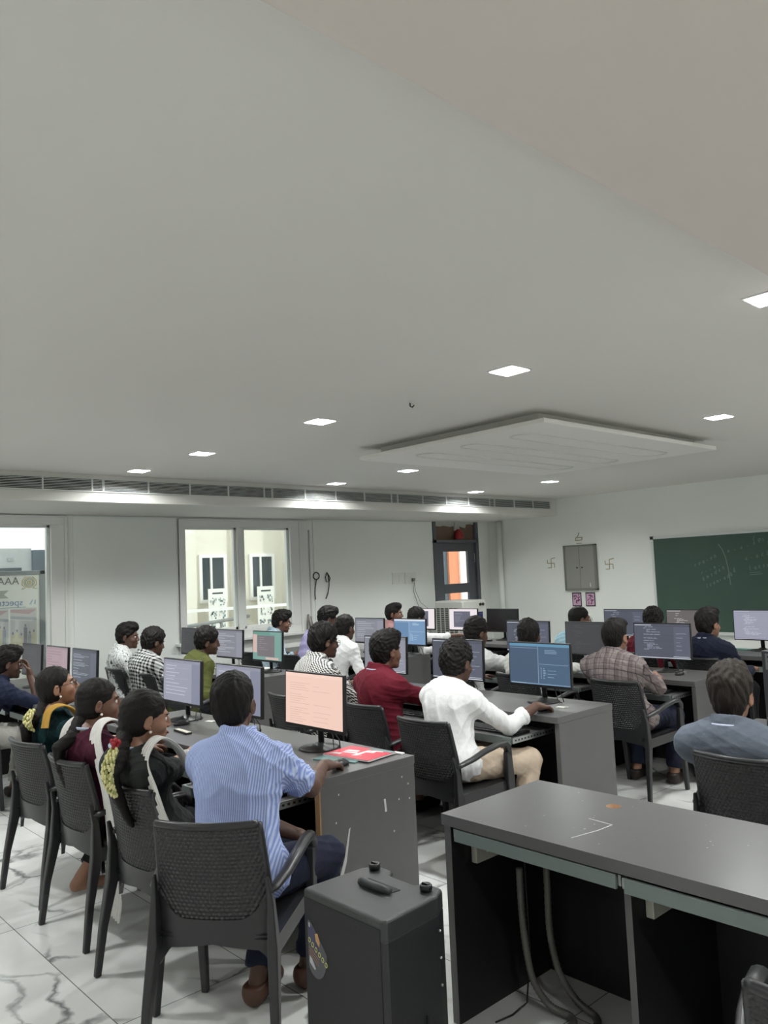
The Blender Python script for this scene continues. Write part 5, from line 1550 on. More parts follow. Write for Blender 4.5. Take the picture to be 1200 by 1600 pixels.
    F.ell(hp(0, 0.091, -0.068), np.array([0.023, 0.010, 0.0065]) * hs, 0.006, Rl)
    F.ell(hp(0, 0.089, -0.080), np.array([0.020, 0.010, 0.0075]) * hs, 0.006, Rl)
    for sx in (-1, 1):
        eR = Rm @ np.array(Matrix.Rotation(math.radians(-18), 3, 'X')) @ np.array(Matrix.Rotation(math.radians(-sx * 24), 3, 'Z'))
        F.ell(hp(sx * 0.080, -0.008, -0.020), np.array([0.0085, 0.019, 0.032]) * hs, 0.006, eR)
        F.ell(hp(sx * 0.090, -0.004, -0.018), np.array([0.006, 0.011, 0.020]) * hs, 0.004, eR, sub=True)
        F.ell(hp(sx * 0.076, 0.000, -0.046), np.array([0.007, 0.009, 0.010]) * hs, 0.005, Rl)
    # arms
    for (S_, E_, W_, sd, cu, hu, hd) in ((SR, ER, WR_, 1, curl[0], hand_up[0], hand_dir[0]), (SL, EL, WL_, -1, curl[1], hand_up[1], hand_dir[1])):
        F.cone(S_, E_, 0.050 * bs, 0.040 * bs, 0.02); F.cone(E_, E_ + (W_ - E_) * 0.35, 0.040 * bs, 0.041 * bs, 0.015); F.cone(E_ + (W_ - E_) * 0.35, W_, 0.041 * bs, 0.0255 * bs, 0.01)
        dv = unit(W_ - E_)
        if hd is not None: dvv = ldir(hd)
        else: dvv = unit(dv * 0.7 + np.array([0, 0.5, -0.0]) - np.array([0, 0, max(0, -dv[2])]) * 0.2)
        up_ = ldir(hu) if hu is not None else np.array([sd * 0.15, 0.0, 1.0])
        hand_prims(F, W_, dvv, up_, sd, cu, 0.90 if female else 1.0)
    # legs and feet
    for i in range(2):
        F.cone(hips[i], K[i], 0.082, 0.056, 0.03); F.cone(K[i], K[i] + (FT[i] - K[i]) * 0.35, 0.054, 0.052, 0.02); F.cone(K[i] + (FT[i] - K[i]) * 0.35, FT[i], 0.052, 0.034, 0.02)
        F.cone(FT[i] + np.array([0, -0.03, -0.04]), FT[i] + np.array([0, 0.13, -0.058]), 0.034, 0.026, 0.03)
    sk = SKIN[skin]
    body = link_mesh(F.mesh('body', [sk], iters=0), 'body', t)
    # ------------------------------------------------ shirt
    g = 0.014
    lo2 = lo.copy(); lo2[2] = 0.40; hi2 = hi.copy(); hi2[2] = N[2] + 0.09
    G = Field(lo2, hi2, res)
    torso(G, g + 0.004); shoulders(G, g)
    # cloth hanging over the lap and seat
    G.ell(Pv + np.array([0, 0.0, -0.01]), (0.198 * bs, 0.168 * bs, 0.115), 0.04)
    cutE = {'none': (0.25, 0), 'cap': (0.55, 0), 'short': (0.74, 0), 'elbow': (1, 0.12), 'roll': (1, 0.55), 'long': (1, 0.93)}[sleeve]
    for (S_, E_, W_) in ((SR, ER, WR_), (SL, EL, WL_)):
        if cutE[0] < 1:
            e = S_ + (E_ - S_) * cutE[0]
            G.cone(S_, e, 0.050 * bs + g * 0.8, 0.047 * bs + g * 1.25, 0.045, cut=True)
        else:
            G.cone(S_, E_, 0.049 * bs + g * 0.8, 0.041 * bs + g * 0.8, 0.045)
            e = E_ + (W_ - E_) * cutE[1]
            G.cone(E_, e, 0.041 * bs + g * 0.8, 0.031 + g * 0.8, 0.015, cut=True)
            if sleeve == 'roll':
                q0 = E_ + (W_ - E_) * (cutE[1] - 0.13)
                G.cone(q0, e, 0.034 + g * 1.4, 0.032 + g * 1.4, 0.003, cut=True, cuta=True)
    # neckline: hollow for the neck, flat cut above the collar line
    G.cone(N + np.array([0, 0.0, 0.035]), N + np.array([0, 0.01, 0.2]), 0.0, 0.0, 0.0)
    nb = unit(hp(0, -0.028, -0.06) - N)
    w = G._win(N + np.array([-0.2, -0.2, -0.06]), N + np.array([0.2, 0.2, 0.2]))
    if w:
        sl, X, Y, Z = w
        # remove a neck shaft
        ax_ = nb; p0 = N
        tt = (X - p0[0]) * ax_[0] + (Y - p0[1]) * ax_[1] + (Z - p0[2]) * ax_[2]
        d = np.sqrt(np.maximum((X - p0[0]) ** 2 + (Y - p0[1]) ** 2 + (Z - p0[2]) ** 2 - tt ** 2, 0)) - (0.051 * hs if not female else 0.054)
        d = np.where(tt > (-0.005 if not female else -0.03), d, 1.0)
        G.V[sl] = np.maximum(G.V[sl], -d.astype(np.float32))
    if collar:
        cc = N + nb * 0.012
        for q in range(22):
            a0 = 2 * PI * q / 22; a1 = 2 * PI * (q + 1) / 22
            if math.sin((a0 + a1) / 2) > 0.97: continue
            for hgt, rr, th2 in ((0.044, 0.062, 0.007), (0.033, 0.066, 0.008), (0.020, 0.070, 0.009), (0.004, 0.074, 0.010)):
                def cp(a):
                    return cc + np.array([rr * hs * math.cos(a), rr * 1.02 * hs * math.sin(a), hgt - 0.016 * math.sin(a)])
                G.cone(cp(a0), cp(a1), th2, th2, 0.006)
    elif not female:
        for q in range(22):
            a0 = 2 * PI * q / 22; a1 = 2 * PI * (q + 1) / 22
            def cp(a):
                return N + np.array([0.064 * hs * math.cos(a), 0.066 * hs * math.sin(a), 0.018 - 0.012 * math.sin(a)])
            G.cone(cp(a0), cp(a1), 0.011, 0.011, 0.006)
    if female:
        # wide round neckline scooped at the back
        G.ell(N + np.array([0, -0.02, 0.045]), (0.085, 0.085, 0.07), 0.006, sub=True)
    w = G._win((-1, -1, 0.40), (1, 1, 0.475))
    if w:
        sl, X, Y, Z = w
        G.V[sl] = np.maximum(G.V[sl], (0.452 - Z + 0 * X + 0 * Y).astype(np.float32))
    sh = link_mesh(G.mesh('shirt', [shirt], wrinkle=wr, wf=wf * wrl, seed=seed), 'kurta' if female else 'shirt', t)
    # ------------------------------------------------ trousers
    lo3 = lo.copy(); hi3 = hi.copy(); hi3[2] = 0.72
    T = Field(lo3, hi3, max(res, 0.008))
    T.ell(Pv + np.array([0, 0, -0.02]), (0.17 * bs, 0.135 * bs, 0.095), 0.03)
    for i in range(2):
        T.cone(hips[i], K[i], 0.098, 0.072, 0.03)
        e = K[i] + (FT[i] - K[i]) * (0.93 if not female else 0.9)
        T.cone(K[i], e, 0.071, 0.056, 0.02, cut=True)
    T.plane_cut((0, 0, 0.448), (0, 0, -1), (-1, -1, 0.30), (1, 0.20, 0.60)) if False else None
    tr = link_mesh(T.mesh('trousers', [trousers], wrinkle=0.004, wf=20, seed=seed + 7), 'trousers', t)
    # ------------------------------------------------ shoes
    for i in range(2 if not female else 0):
        Sx = Field(FT[i] + np.array([-0.08, -0.12, -0.10]), FT[i] + np.array([0.08, 0.24, 0.06]), 0.008)
        a_ = FT[i] + np.array([0, -0.035, -0.045]); b_ = FT[i] + np.array([0, 0.15, -0.052])
        Sx.cone(a_, b_, 0.044, 0.038, 0.02)
        Sx.cone(a_ + np.array([0, 0, 0.02]), FT[i] + np.array([0, 0.06, -0.03]), 0.043, 0.040, 0.02)
        Sx.plane_cut((0, 0, 0.005), (0, 0, -1), (-2, -2, -0.1), (2, 2, 0.1))
        Sx.plane_cut((0, 0, 0.082), (0, -0.0, 1), (-2, -2, -0.1), (2, 2, 0.2))
        link_mesh(Sx.mesh('shoe', [shoe or SHOE]), 'shoe', t)
    # ------------------------------------------------ hair
    hr = 0.005 if res < 0.0075 else 0.006
    hm = hairm or HAIR
    rs = np.random.RandomState(seed)
    lo4 = H - 0.24; hi4 = H + 0.24
    if hair in ('braid', 'long', 'pony'): lo4 = H - np.array([0.2, 0.28, 0.62])
    Q = Field(lo4, hi4, hr)
    if hair in ('short', 'curly', 'crop', 'full'):
        th_ = vol + {'short': 0.009, 'curly': 0.016, 'crop': 0.004, 'full': 0.013}[hair]
        sd_ = {'short': 0.003, 'curly': 0.008, 'crop': 0.002, 'full': 0.004}[hair]
        Q.ell(hp(0, -0.014, 0.042), np.array([0.0745 + th_ * 0.85, 0.094 + th_ * 0.9, 0.071 + th_ * 1.55]) * hs, 0.0, Rl)
        Q.ell(hp(0, -0.022, 0.012), np.array([0.0745 + sd_, 0.092 + sd_, 0.088 + sd_]) * hs, 0.022, Rl)
        Q.ell(hp(0, -0.045, -0.015), np.array([0.067 + sd_, 0.062 + sd_ * 1.5, 0.062]) * hs, 0.02, Rl)
        Q.ell(hp(0, -0.048, -0.060), np.array([0.052, 0.042, 0.050]) * hs, 0.03, Rl)
        if quiff: 
            Q.ell(hp(0.01, 0.066, 0.088), np.array([0.052, 0.034, 0.022 + quiff]) * hs, 0.03, Rl)
            Q.ell(hp(0.0, 0.03, 0.104), np.array([0.056, 0.05, 0.014 + quiff]) * hs, 0.03, Rl)
        # hairline: forehead, temples, ears, nape
        Q.ell(hp(0, 0.118, -0.028), np.array([0.085, 0.085, 0.088]) * hs, 0.008, Rl, sub=True)
        for sx in (-1, 1):
            Q.ell(hp(sx * 0.088, 0.045, -0.045), np.array([0.032, 0.055, 0.050]) * hs, 0.006, Rl, sub=True)
            Q.ell(hp(sx * 0.088, -0.006, -0.030), np.array([0.026, 0.026, 0.036]) * hs, 0.006, Rl, sub=True)
        n_ = Rm @ np.array([0, 0.30, -1.0]); n_ = unit(n_); p_ = hp(0, -0.06, -0.100 if hair != 'crop' else -0.080)
        Q.plane_cut(p_, n_, lo4, hi4)
    else:
        Q.ell(hp(0, -0.016, 0.025), np.array([0.080, 0.101, 0.094]) * hs, 0.0, Rl)
        Q.ell(hp(0, -0.042, -0.030), np.array([0.075, 0.070, 0.072]) * hs, 0.03, Rl)
        Q.ell(hp(0, 0.118, -0.040), np.array([0.084, 0.088, 0.100]) * hs, 0.008, Rl, sub=True)
        for sx in (-1, 1):
            Q.ell(hp(sx * 0.090, 0.035, -0.052), np.array([0.030, 0.044, 0.044]) * hs, 0.006, Rl, sub=True)
        # low braid that follows the back
        p = hp(0, -0.085, -0.07); back = np.array([0.0, -1.0, 0])
        sx0 = extras.get('braid_x', -0.02) if extras else -0.02
        path = [p, N + np.array([sx0 * 0.5, -0.085, -0.01])]
        for q in (0.86, 0.72, 0.58, 0.44, 0.32):
            sp_ = spine(q); path.append(np.array([sx0, sp_[1] - 0.150 * bs - 0.012, sp_[2]]))
        r0 = 0.038
        for i in range(len(path) - 1):
            a_, b_ = path[i], path[i + 1]
            n = 3
            for q in range(n):
                f0, f1 = q / n, (q + 1) / n
                ra = r0 - 0.004 * (i + f0); 
                Q.cone(a_ + (b_ - a_) * f0, a_ + (b_ - a_) * f1, max(0.014, ra), max(0.010, ra - 0.008), 0.010)
    def strands(P, rs_):
        D = np.zeros(len(P), dtype=np.float32)
        amp = {'curly': 0.0030, 'full': 0.0022, 'short': 0.0014, 'crop': 0.0006}.get(hair, 0.0010)
        fr = {'curly': 210, 'full': 150}.get(hair, 150)
        L_ = (P - H) @ Rm
        for q in range(4):
            dr = rs_.normal(size=3); dr[2] *= (0.5 if hair != 'curly' else 1)
            dr /= np.linalg.norm(dr)
            D += amp * np.sin(L_ @ dr * fr * (0.6 + 0.35 * q) + 2.2 * np.sin(L_ @ (rs_.normal(size=3) * 45)))* (0.7 if q else 1)
        return D
    hair_o = link_mesh(Q.mesh('hair', [hm], disp=strands, seed=seed), 'hair', t)
    # ------------------------------------------------ eyes, glasses, lanyard
    if face:
        for sx in (-1, 1):
            m = MB(); m.blob(tuple(hp(sx * 0.030, 0.0765, -0.012)), tuple(np.array([0.0110] * 3) * hs), 12, 8)
            m.cur = 1; m.blob(tuple(hp(sx * 0.030, 0.0835, -0.012)), tuple(np.array([0.0056] * 3) * hs), 10, 6)
            m.build('eye', [EYEW, IRIS], t)
            m = MB(); m.tube([hp(sx * 0.016, 0.092, 0.006), hp(sx * 0.032, 0.092, 0.012), hp(sx * 0.047, 0.080, 0.008)], 0.0028, 6)
            m.build('eyebrow', IRIS, t)
        m = MB(); m.tube([hp(-0.020, 0.0985, -0.0735), hp(0, 0.1012, -0.0735), hp(0.020, 0.0985, -0.0735)], 0.0042, 8)
        m.build('lips', mat('lip brown', (118, 62, 56), 0.5), t)
    if glasses:
        m = MB()
        for sx in (-1, 1):
            m.tube([hp(sx * 0.032 + 0.022 * math.cos(a * PI / 8), 0.104 - 0.10 * abs(0.022 * math.cos(a * PI / 8) * sx), -0.014 + 0.018 * math.sin(a * PI / 8)) for a in range(17)], 0.0015, 6)
            m.tube([hp(sx * 0.054, 0.100, -0.010), hp(sx * 0.083, 0.05, -0.006), hp(sx * 0.088, -0.005, -0.004)], 0.0016, 6)
        m.tube([hp(-0.010, 0.106, -0.010), hp(0.010, 0.106, -0.010)], 0.0015, 6)
        m.build('glasses', mat('thin glasses frame', (60, 52, 48), 0.35, metal=0.4), t)
    if lanyard:
        m = MB(); rr = 0.080
        pts = []
        for q in range(25):
            a = PI * (1 + q / 24.0)     # around the back of the neck
            pts.append(N + np.array([rr * math.cos(a), rr * 1.0 * math.sin(a) - 0.004, 0.020 - 0.02 * math.sin(a) * 0.6]))
        pts = [N + np.array([-0.06, 0.10, -0.05])] + pts + [N + np.array([0.06, 0.10, -0.05])]
        m.tube([tuple(p) for p in pts], 0.0062, 8, flat=(0.5, 1.2)); m.build('lanyard', LANY, t)
    info = dict(t=t, N=N, H=H, hp=hp, SR=SR, SL=SL, ER=ER, EL=EL, WR=WR_, WL=WL_, spine=spine, bs=bs, Rm=Rm, hair=hair_o, loc=loc)
    return info
# ---- cloth colours
C_BLUE = cloth('blue striped cotton', 'stripe', (126, 144, 204), (190, 202, 236))
C_WHITE = cloth('white cotton', 'plain', (226, 226, 226))
C_WHITE2 = cloth('ivory cotton', 'plain', (206, 208, 200))
C_MAROON = cloth('maroon cotton', 'plain', (100, 22, 38))
C_HOUND = cloth('small black and white check cotton', 'dots', (226, 226, 222), (24, 24, 26), scale=1.25)
C_CHECK = cloth('bold checked cotton', 'check', (206, 208, 206), (10, 12, 18), scale=1.5)
C_FLORAL = cloth('white line print cotton', 'print', (212, 214, 212), (44, 48, 52))
C_LIME = cloth('olive green jersey', 'plain', (78, 82, 40))
C_NAVY = cloth('navy cotton', 'plain', (30, 36, 58))
C_NAVY2 = cloth('navy hooded top', 'plain', (20, 26, 44))
C_DENIM = cloth('grey denim', 'plain', (92, 99, 110))
C_PLAID = cloth('brown plaid', 'plaid', (138, 128, 126), (116, 104, 104), (52, 48, 58))
C_LAV = cloth('lavender cotton', 'plain', (166, 160, 200))
C_PALE = cloth('pale blue print', 'print', (172, 190, 200), (104, 128, 142), scale=1.4)
C_PINK = cloth('dusty pink cotton', 'plain', (168, 128, 128))
C_AQUA = cloth('pale aqua cotton', 'plain', (152, 184, 198))
C_GREEN = cloth('dark bottle green kurta', 'plain', (16, 46, 50))
C_PLUM = cloth('plum kurta', 'patches', (66, 20, 40), (168, 150, 158), scale=1.1)
C_BLACKK = cloth('black kurta', 'plain', (38, 40, 40))
C_SCARF = cloth('white scarf cloth', 'plain', (214, 212, 208)); C_YEL = cloth('mustard scarf cloth', 'plain', (178, 140, 66))
T_NAVY = cloth('navy trousers', 'plain', (32, 36, 54)); T_BEIGE = cloth('beige trousers', 'plain', (196, 178, 158)); T_BLACK = cloth('black trousers', 'plain', (22, 22, 26)); T_GREY = cloth('pale grey trousers', 'plain', (160, 158, 152))

# ---- the four at the near desk
P_blue = person('man in a striped light blue shirt, back to the camera, in the nearest chair', (-2.70, 1.66), 30, (-2.875, 1.755, 1.152), 40, 4, 0,
    Rh=(-2.915, 2.235, 0.795), Lh=(-2.76, 1.98, 0.585), skin='dark', hair='short', shirt=C_BLUE, sleeve='short', trousers=T_NAVY, res=0.0055, build=0.98, girth=1.12, nshift=0.04, seed=3, wr=0.006,
    knees=((0.21, 0.345), (-0.06, 0.42)), feet=((0.13, 0.30), (-0.01, 0.13)), curl=(0.75, 0.9), shoe=SANDAL, elbow=((0.5, 0.1, -1.0), (-0.5, -0.1, -1.0)),
    hand_dir=((-0.25, 0.95, -0.12), (0.45, 0.75, -0.5)), group='people at the near desk', wrl=0.9)
P_g3 = person('woman in black with white scarf, jasmine and a red flower in her braid', (-3.33, 1.66), 0, (-3.27, 1.56, 1.085), -12, -6, 0,
    Rh=(-3.62, 2.03, 0.82), Lh=(-3.62, 2.12, 0.73), skin='warm', hair='braid', shirt=C_BLACKK, sleeve='elbow', trousers=T_BLACK, female=True, res=0.0055, seed=4, wr=0.004, face=True,
    extras={'braid_x': 0.17}, curl=(0.6, 0.5), collar=False, group='people at the near desk', elbow=((0.9, -0.1, -1.0), None), hand_dir=((-0.5, 0.8, 0.15), None), lanyard=True)
P_g2 = person('woman in a plum kurta with white scarf over her shoulder, fingers spread over the desk', (-4.00, 1.68), 0, (-3.93, 1.63, 1.082), -20, 2, 0,
    Rh=(-4.42, 2.20, 0.80), Lh=(-4.3, 2.1, 0.72), skin='brown', hair='braid', shirt=C_PLUM, sleeve='elbow', trousers=T_BLACK, female=True, res=0.0055, seed=5, wr=0.004, face=True,
    extras={'braid_x': 0.05}, curl=(0.25, 0.5), collar=False, group='people at the near desk', hand_dir=((-0.45, 0.9, 0.05), None), lanyard=True)
P_g1 = person('woman in glasses and a bottle green kurta with mustard scarf, face raised towards the board', (-4.66, 1.72), 0, (-4.62, 1.675, 1.10), -22, 16, 0,
    Rh=(-4.6, 2.1, 0.70), Lh=(-4.85, 2.1, 0.70), skin='warm', hair='braid', shirt=C_GREEN, sleeve='elbow', trousers=T_BLACK, female=True, res=0.0055, seed=6, wr=0.004, face=True,
    extras={'braid_x': 0.04}, glasses=True, collar=False, group='people at the near desk', lanyard=False, feet=((0.24, 0.0), (-0.14, 0.30)))
# scarves
def scarf(P, m_, pts, widths, name='scarf', folds=4, thick=0.0025):
    """folded cloth band through local points; widths = half width at each point and a side direction"""
    mb = MB()
    A = [np.array(p, dtype=float) for p in pts]; out = []; ww = []
    for i in range(len(A) - 1):
        p0 = A[max(i - 1, 0)]; p1 = A[i]; p2 = A[i + 1]; p3 = A[min(i + 2, len(A) - 1)]
        for q in range(8):
            u = q / 8
            out.append(0.5 * ((2 * p1) + (-p0 + p2) * u + (2 * p0 - 5 * p1 + 4 * p2 - p3) * u ** 2 + (-p0 + 3 * p1 - 3 * p2 + p3) * u ** 3))
            ww.append(widths[i] + (widths[i + 1] - widths[i]) * u)
    out.append(A[-1]); ww.append(widths[-1])
    n = len(out); K_ = 26
    sides = []
    for i in range(n):
        tn = unit(out[min(i + 1, n - 1)] - out[max(i - 1, 0)])
        s_ = np.array([1.0, 0, 0]); s_ = unit(s_ - (s_ @ tn) * tn); sides.append((s_, unit(np.cross(s_, tn))))
    for sgn in (1, -1):
        vs = []
        for i in range(n):
            s_, nn = sides[i]
            for k_ in range(K_ + 1):
                f = k_ / K_ * 2 - 1
                fold = 0.0055 * math.sin(f * PI * folds + 0.5 * math.sin(i * 0.35)) * (1 - 0.2 * abs(f))
                vs.append(tuple(out[i] + s_ * f * ww[i] + nn * (fold + sgn * thick * 0.5)))
        fs = []
        for i in range(n - 1):
            for k_ in range(K_):
                a = i * (K_ + 1) + k_
                fs.append((a, a + 1, a + K_ + 2, a + K_ + 1) if sgn > 0 else (a, a + K_ + 1, a + K_ + 2, a + 1))
        mb.add(vs, fs, True)
    return mb.build(name, m_, P['t'])
def over_shoulder(P, sx, front_z=0.75, back_z=0.45, w=0.055, m_=C_SCARF, drift=0.0, tail=None):
    S_ = P['SR'] if sx > 0 else P['SL']; N = P['N']
    top = N + (S_ - N) * 0.60 + np.array([0, -0.01, 0.070])
    pts = [np.array([top[0] - sx * 0.02, 0, 0]) * 0 + np.array([top[0], P['spine'](0.5)[1] + 0.17, front_z]), np.array([top[0], top[1] + 0.12, top[2] - 0.09]), top + np.array([0, 0.02, 0.0])]
    pts.append(np.array([top[0] + sx * 0.005, top[1] - 0.075, top[2] - 0.045]))
    for q in (0.72, 0.50, 0.30):
        sp_ = P['spine'](q)
        if sp_[2] > back_z: pts.append(np.array([top[0] + drift * (0.9 - q), sp_[1] - 0.145 * P['bs'] - 0.012, sp_[2]]))
    if tail: pts += [np.array(p) for p in tail]
    return scarf(P, m_, pts, [w * 0.9, w, w, w] + [w * 1.05] * (len(pts) - 4))
def wscarf(P, pts, ws, m_=C_SCARF):
    return scarf(P, m_, [P['loc'](q) for q in pts], ws)
wscarf(P_g3, [(-3.10, 1.70, 0.80), (-3.125, 1.645, 0.93), (-3.135, 1.57, 1.005), (-3.135, 1.515, 0.995), (-3.12, 1.475, 0.92), (-3.05, 1.475, 0.82), (-2.985, 1.49, 0.72), (-2.96, 1.52, 0.64)], [0.045, 0.042, 0.038, 0.038, 0.042, 0.045, 0.045, 0.045])
wscarf(P_g2, [(-3.76, 1.80, 0.76), (-3.775, 1.73, 0.90), (-3.785, 1.645, 0.998), (-3.78, 1.575, 1.0), (-3.75, 1.535, 0.93), (-3.69, 1.535, 0.80), (-3.655, 1.555, 0.66), (-3.66, 1.57, 0.50), (-3.68, 1.58, 0.34), (-3.70, 1.60, 0.20), (-3.72, 1.60, 0.10)], [0.05, 0.045, 0.042, 0.048, 0.060, 0.066, 0.068, 0.068, 0.066, 0.060, 0.045])
wscarf(P_g2, [(-4.08, 1.64, 0.985), (-4.09, 1.57, 0.985), (-4.11, 1.525, 0.92), (-4.15, 1.515, 0.80)], [0.035, 0.038, 0.045, 0.05])
wscarf(P_g1, [(-4.45, 1.80, 0.74), (-4.455, 1.77, 0.86), (-4.46, 1.71, 0.965), (-4.47, 1.64, 1.01), (-4.47, 1.575, 0.985), (-4.46, 1.545, 0.90)], [0.055, 0.052, 0.048, 0.046, 0.05, 0.05], C_YEL)
# jasmine strings in the braids
def jasmine(P, dz0, dz1, n, sx=0.0, rose=False):
    rng = random.Random(n); m = MB(); N = P['N']
    for q in range(n):
        f = q / n; 
        z = dz0 + (dz1 - dz0) * f
        sp_ = None
        base = N + np.array([sx, -0.115 - 0.03 * math.sin(f * PI), z])
        a = q * 2.4; r = 0.009 + 0.012 * math.sin(PI * min(1, f * 0.9 + 0.12))
        c_ = base + np.array([r * 1.5 * math.cos(a), -0.012 + r * 0.8 * math.sin(a), rng.uniform(-0.006, 0.006)])
        m.cur = 0 if rng.random() < 0.75 else 1
        m.blob(tuple(c_), (0.0065, 0.0065, 0.0095), 7, 5)
    m.build('jasmine_string', [mat('jasmine cream', (222, 216, 158), 0.7), mat('jasmine bud green', (168, 170, 104), 0.7)], P['hair'])
    if rose:
        m = MB(); c_ = N + np.array([sx + 0.005, -0.125, dz0 + 0.02])
        for q in range(9):
            a = q * 2.4; m.blob(tuple(c_ + np.array([0.012 * math.cos(a), 0.003 * q - 0.012, 0.012 * math.sin(a)])), (0.013, 0.008, 0.012), 8, 5)
        m.build('red_flower', mat('rose red', (150, 20, 34), 0.6), P['hair'])
jasmine(P_g3, 0.05, -0.14, 120, 0.135, rose=True)
jasmine(P_g1, 0.04, -0.07, 64, 0.05)
# earrings and the watch
for P in (P_g1, P_g2, P_g3):
    m = MB()
    for sx in (-1, 1):
        m = MB(); m.blob(tuple(P['hp'](sx * 0.086, 0.004, -0.060)), (0.0065, 0.0065, 0.0065), 10, 6)
        m.build('pearl_earring', mat('pearl', (232, 226, 216), 0.2), P['t'])
P = P_g3
m = MB(); d_ = unit(P['WR'] - P['ER']); c_ = P['ER'] + (P['WR'] - P['ER']) * 0.86; m.tube([tuple(c_ - d_ * 0.007), tuple(c_ + d_ * 0.007)], 0.034, 16); m.build('watch_strap', mat('watch pale strap', (196, 190, 184), 0.35, metal=0.4), P['t'])
m = MB(); m.blob(tuple(c_ + np.array([0.025, -0.012, 0.022])), (0.015, 0.012, 0.015), 12, 6); m.build('watch_face', mat('watch face', (214, 214, 216), 0.15, metal=0.5), P['t'])

person('student in a navy shirt at the far left, chin propped on his hand', (-6.72, 1.78), 0, (-6.78, 2.07, 1.075), -8, -6, 0,
    Rh=(-6.65, 2.20, 0.955), Lh=(-6.85, 2.35, 0.80), skin='dark', hair='full', shirt=C_NAVY, sleeve='elbow', trousers=T_GREY, res=0.007, seed=11, face=True, quiff=0.012,
    elbow=((0.6, 0.6, -1.0), None), hand_dir=((-0.40, -0.05, 0.9), None), hand_up=((0.2, 1.0, 0.1), None), curl=(0.6, 0.5))

# ---- second row
P_w = person('student in a white shirt and beige trousers, reaching to a mouse beside the steel-blue screen', (-3.25, 3.45), -4, (-3.345, 3.63, 1.095), 4, -8, 0,
    Rh=(-3.035, 3.985, 0.80), Lh=(-3.25, 3.80, 0.625), skin='dark', hair='curly', shirt=C_WHITE, sleeve='roll', trousers=T_BEIGE, res=0.006, seed=12, wr=0.005,
    curl=(0.55, 0.9), knees=((0.20, 0.44), (-0.12, 0.44)), feet=((0.20, 0.34), (-0.12, 0.30)), collar=False, hand_dir=((0.1, 0.95, -0.15), (0.6, 0.7, 0.1)), elbow=((0.35, -0.2, -1.0), None), group='students of the second row')
m = MB(); q_ = P_w['WL'] + np.array([0.07, 0.09, 0.01]); m.box(-0.035, 0.035, -0.07, 0.07, -0.004, 0.004)
m.v = [tuple(np.array(v) + q_ + np.array([0, 0, 0.35 * v[1] - 0.0])) for v in m.v]
o = m.build('mobile_phone', BLACK, None, bevel=0.003); o.matrix_world = P_w['t'].matrix_world.copy()
o.location = P_w['t'].location; o.rotation_euler = P_w['t'].rotation_euler
tag(o, 'black mobile phone in the left hand of the white-shirted student', 'phone')
person('student in a maroon shirt with a pale lanyard behind the near desk end', (-3.92, 3.55), -4, (-3.965, 3.61, 1.142), -6, -2, 0,
    Rh=(-3.88, 4.03, 0.80), Lh=(-4.1, 4.05, 0.80), skin='brown', hair='full', shirt=C_MAROON, sleeve='roll', trousers=T_BLACK, res=0.0065, seed=13, wr=0.005, quiff=0.016, lanyard=True, group='students of the second row', elbow=((0.9, -0.2, -0.8), None))
person('student in a small black-and-white check shirt and round glasses', (-4.66, 3.45), -8, (-4.70, 3.66, 1.176), -14, -6, 0,
    Rh=(-4.50, 3.98, 0.82), Lh=(-4.85, 4.05, 0.80), skin='dark', hair='curly', shirt=C_HOUND, sleeve='elbow', trousers=T_BLACK, res=0.0065, seed=14, glasses=True, wr=0.004, group='students of the second row')
person('student in a white line-print shirt nearest the left wall, in profile', (-7.72, 3.48), -20, (-7.73, 3.51, 1.140), -40, -4, 0,
    skin='dark', hair='full', shirt=C_FLORAL, sleeve='elbow', trousers=T_BLACK, res=0.0075, seed=15, face=True, quiff=0.014, group='students of the second row')
person('student in a bold black-and-white checked shirt hunched over the desk', (-7.04, 3.42), 0, (-7.14, 3.50, 1.102), 0, -14, 0,
    skin='dark', hair='curly', shirt=C_CHECK, sleeve='long', trousers=T_BLACK, res=0.0075, seed=16, build=1.06, group='students of the second row', sh_drop=-0.02)
person('student in an olive green top leaning right towards the green wallpaper monitor', (-6.44, 3.46), -10, (-6.52, 3.725, 1.112), -24, -8, 8,
    skin='dark', hair='full', shirt=C_LIME, sleeve='long', trousers=T_BLACK, res=0.0075, seed=17, group='students of the second row', collar=False)
person('student in a grey denim shirt at the right edge, back to the camera', (-1.56, 3.60), 4, (-1.61, 3.525, 1.055), 10, 0, 0,
    Rh=(-1.25, 4.05, 0.78), Lh=(-1.80, 3.95, 0.70), skin='warm', hair='full', shirt=C_DENIM, sleeve='long', trousers=T_NAVY, res=0.006, seed=18, wr=0.0015, lanyard=True, hairm=HAIR2, build=1.04, vol=0.007, quiff=0.018, group='students of the second row', elbow=(None, (-0.9, -0.5, -1.0)))

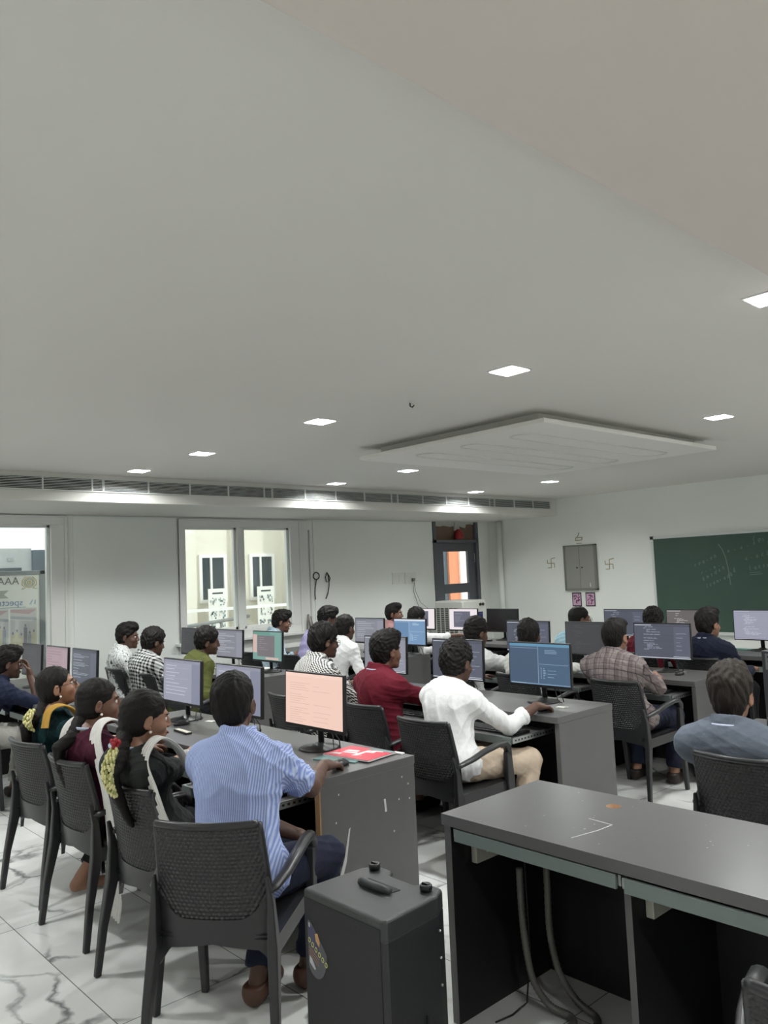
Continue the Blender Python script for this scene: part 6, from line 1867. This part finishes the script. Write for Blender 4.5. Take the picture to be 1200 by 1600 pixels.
# ---- third row
person('student in a brown plaid shirt, right hand resting on the desk edge', (-3.15, 5.22), 4, (-3.235, 5.25, 1.118), 4, -4, 0,
    Rh=(-3.15, 5.63, 0.79), Lh=(-3.4, 5.6, 0.75), skin='warm', hair='short', shirt=C_PLAID, sleeve='roll', trousers=T_NAVY, res=0.007, seed=19, wr=0.005, build=1.08, quiff=0.006, group='students of the third row', elbow=((0.9, -0.3, -1.0), None), hand_dir=((-0.2, 0.9, -0.3), None))
person('student with dark round hair showing above the steel-blue screen, seen from behind', (-3.97, 5.10), -8, (-3.955, 5.15, 1.112), 30, -4, 0,
    Rh=(-3.83, 5.68, 0.80), skin='dark', hair='full', shirt=C_WHITE2, sleeve='long', trousers=T_BLACK, res=0.0075, seed=20, group='students of the third row', elbow=((0.8, 0, -0.8), None))
person('white-shirted student of the third row leaning on his right arm', (-4.62, 5.12), -4, (-4.545, 5.20, 1.118), -12, -10, 0,
    Rh=(-4.36, 5.72, 0.80), skin='dark', hair='full', shirt=C_WHITE, sleeve='long', trousers=T_BLACK, res=0.0075, seed=21, group='students of the third row', elbow=((0.9, -0.2, -0.8), None))
person('student in a white shirt right of the lavender-shirted student', (-6.42, 5.10), 0, (-6.40, 5.27, 1.114), 6, -6, 0,
    skin='dark', hair='full', shirt=C_WHITE, sleeve='long', trousers=T_BLACK, res=0.008, seed=22, group='students of the third row')
person('student in a lavender shirt below the hanging cables', (-7.05, 5.20), -8, (-7.02, 5.53, 1.187), -22, -12, 4,
    skin='dark', hair='full', shirt=C_LAV, sleeve='long', trousers=T_BLACK, res=0.008, seed=23, build=1.12, quiff=0.012, group='students of the third row')
person('student in a pale blue print shirt seated beside the double window, in profile', (-7.82, 5.22), -25, (-7.76, 5.42, 1.149), -36, -12, 0,
    Rh=(-7.35, 5.42, 0.82), skin='brown', hair='full', shirt=C_PALE, sleeve='roll', trousers=T_BLACK, res=0.0075, seed=24, face=True, quiff=0.016, group='students of the third row')

# ---- front row
person('student in a dusty pink shirt turned right, face in profile', (-7.42, 6.82), -24, (-7.40, 6.90, 1.145), -58, 0, 0,
    skin='brown', hair='short', shirt=C_PINK, sleeve='long', trousers=T_BLACK, res=0.0075, seed=25, face=True, quiff=0.01, group='students of the front row')
person('student behind a monitor stretching a white-sleeved arm towards the right', (-6.88, 6.78), -30, (-6.87, 6.78, 1.103), -20, -8, 0,
    Rh=(-6.50, 7.15, 0.872), skin='dark', hair='full', shirt=C_WHITE, sleeve='roll', trousers=T_BLACK, res=0.0075, seed=26, group='students of the front row', elbow=((0.5, -0.5, -0.5), None))
person('student with cropped hair and glasses below the small pink pictures', (-4.58, 6.76), 0, (-4.60, 6.84, 1.118), -36, 0, 0,
    skin='brown', hair='crop', shirt=C_AQUA, sleeve='elbow', trousers=T_BLACK, res=0.0075, seed=27, face=True, glasses=True, group='students of the front row')
person('student in maroon in the front row, only his bent head showing between two monitors', (-3.90, 6.86), 6, (-3.90, 7.02, 1.088), 14, -14, 0,
    skin='brown', hair='curly', shirt=C_MAROON, sleeve='short', trousers=T_BLACK, res=0.0075, seed=28, group='students of the front row')
person('student in a navy hooded top in front of the chalkboard', (-3.23, 6.70), 0, (-3.205, 6.685, 1.106), -14, 2, 0,
    skin='warm', hair='full', shirt=C_NAVY2, sleeve='long', trousers=T_BLACK, res=0.0075, seed=29, quiff=0.014, lanyard=True, build=1.05, group='students of the front row')
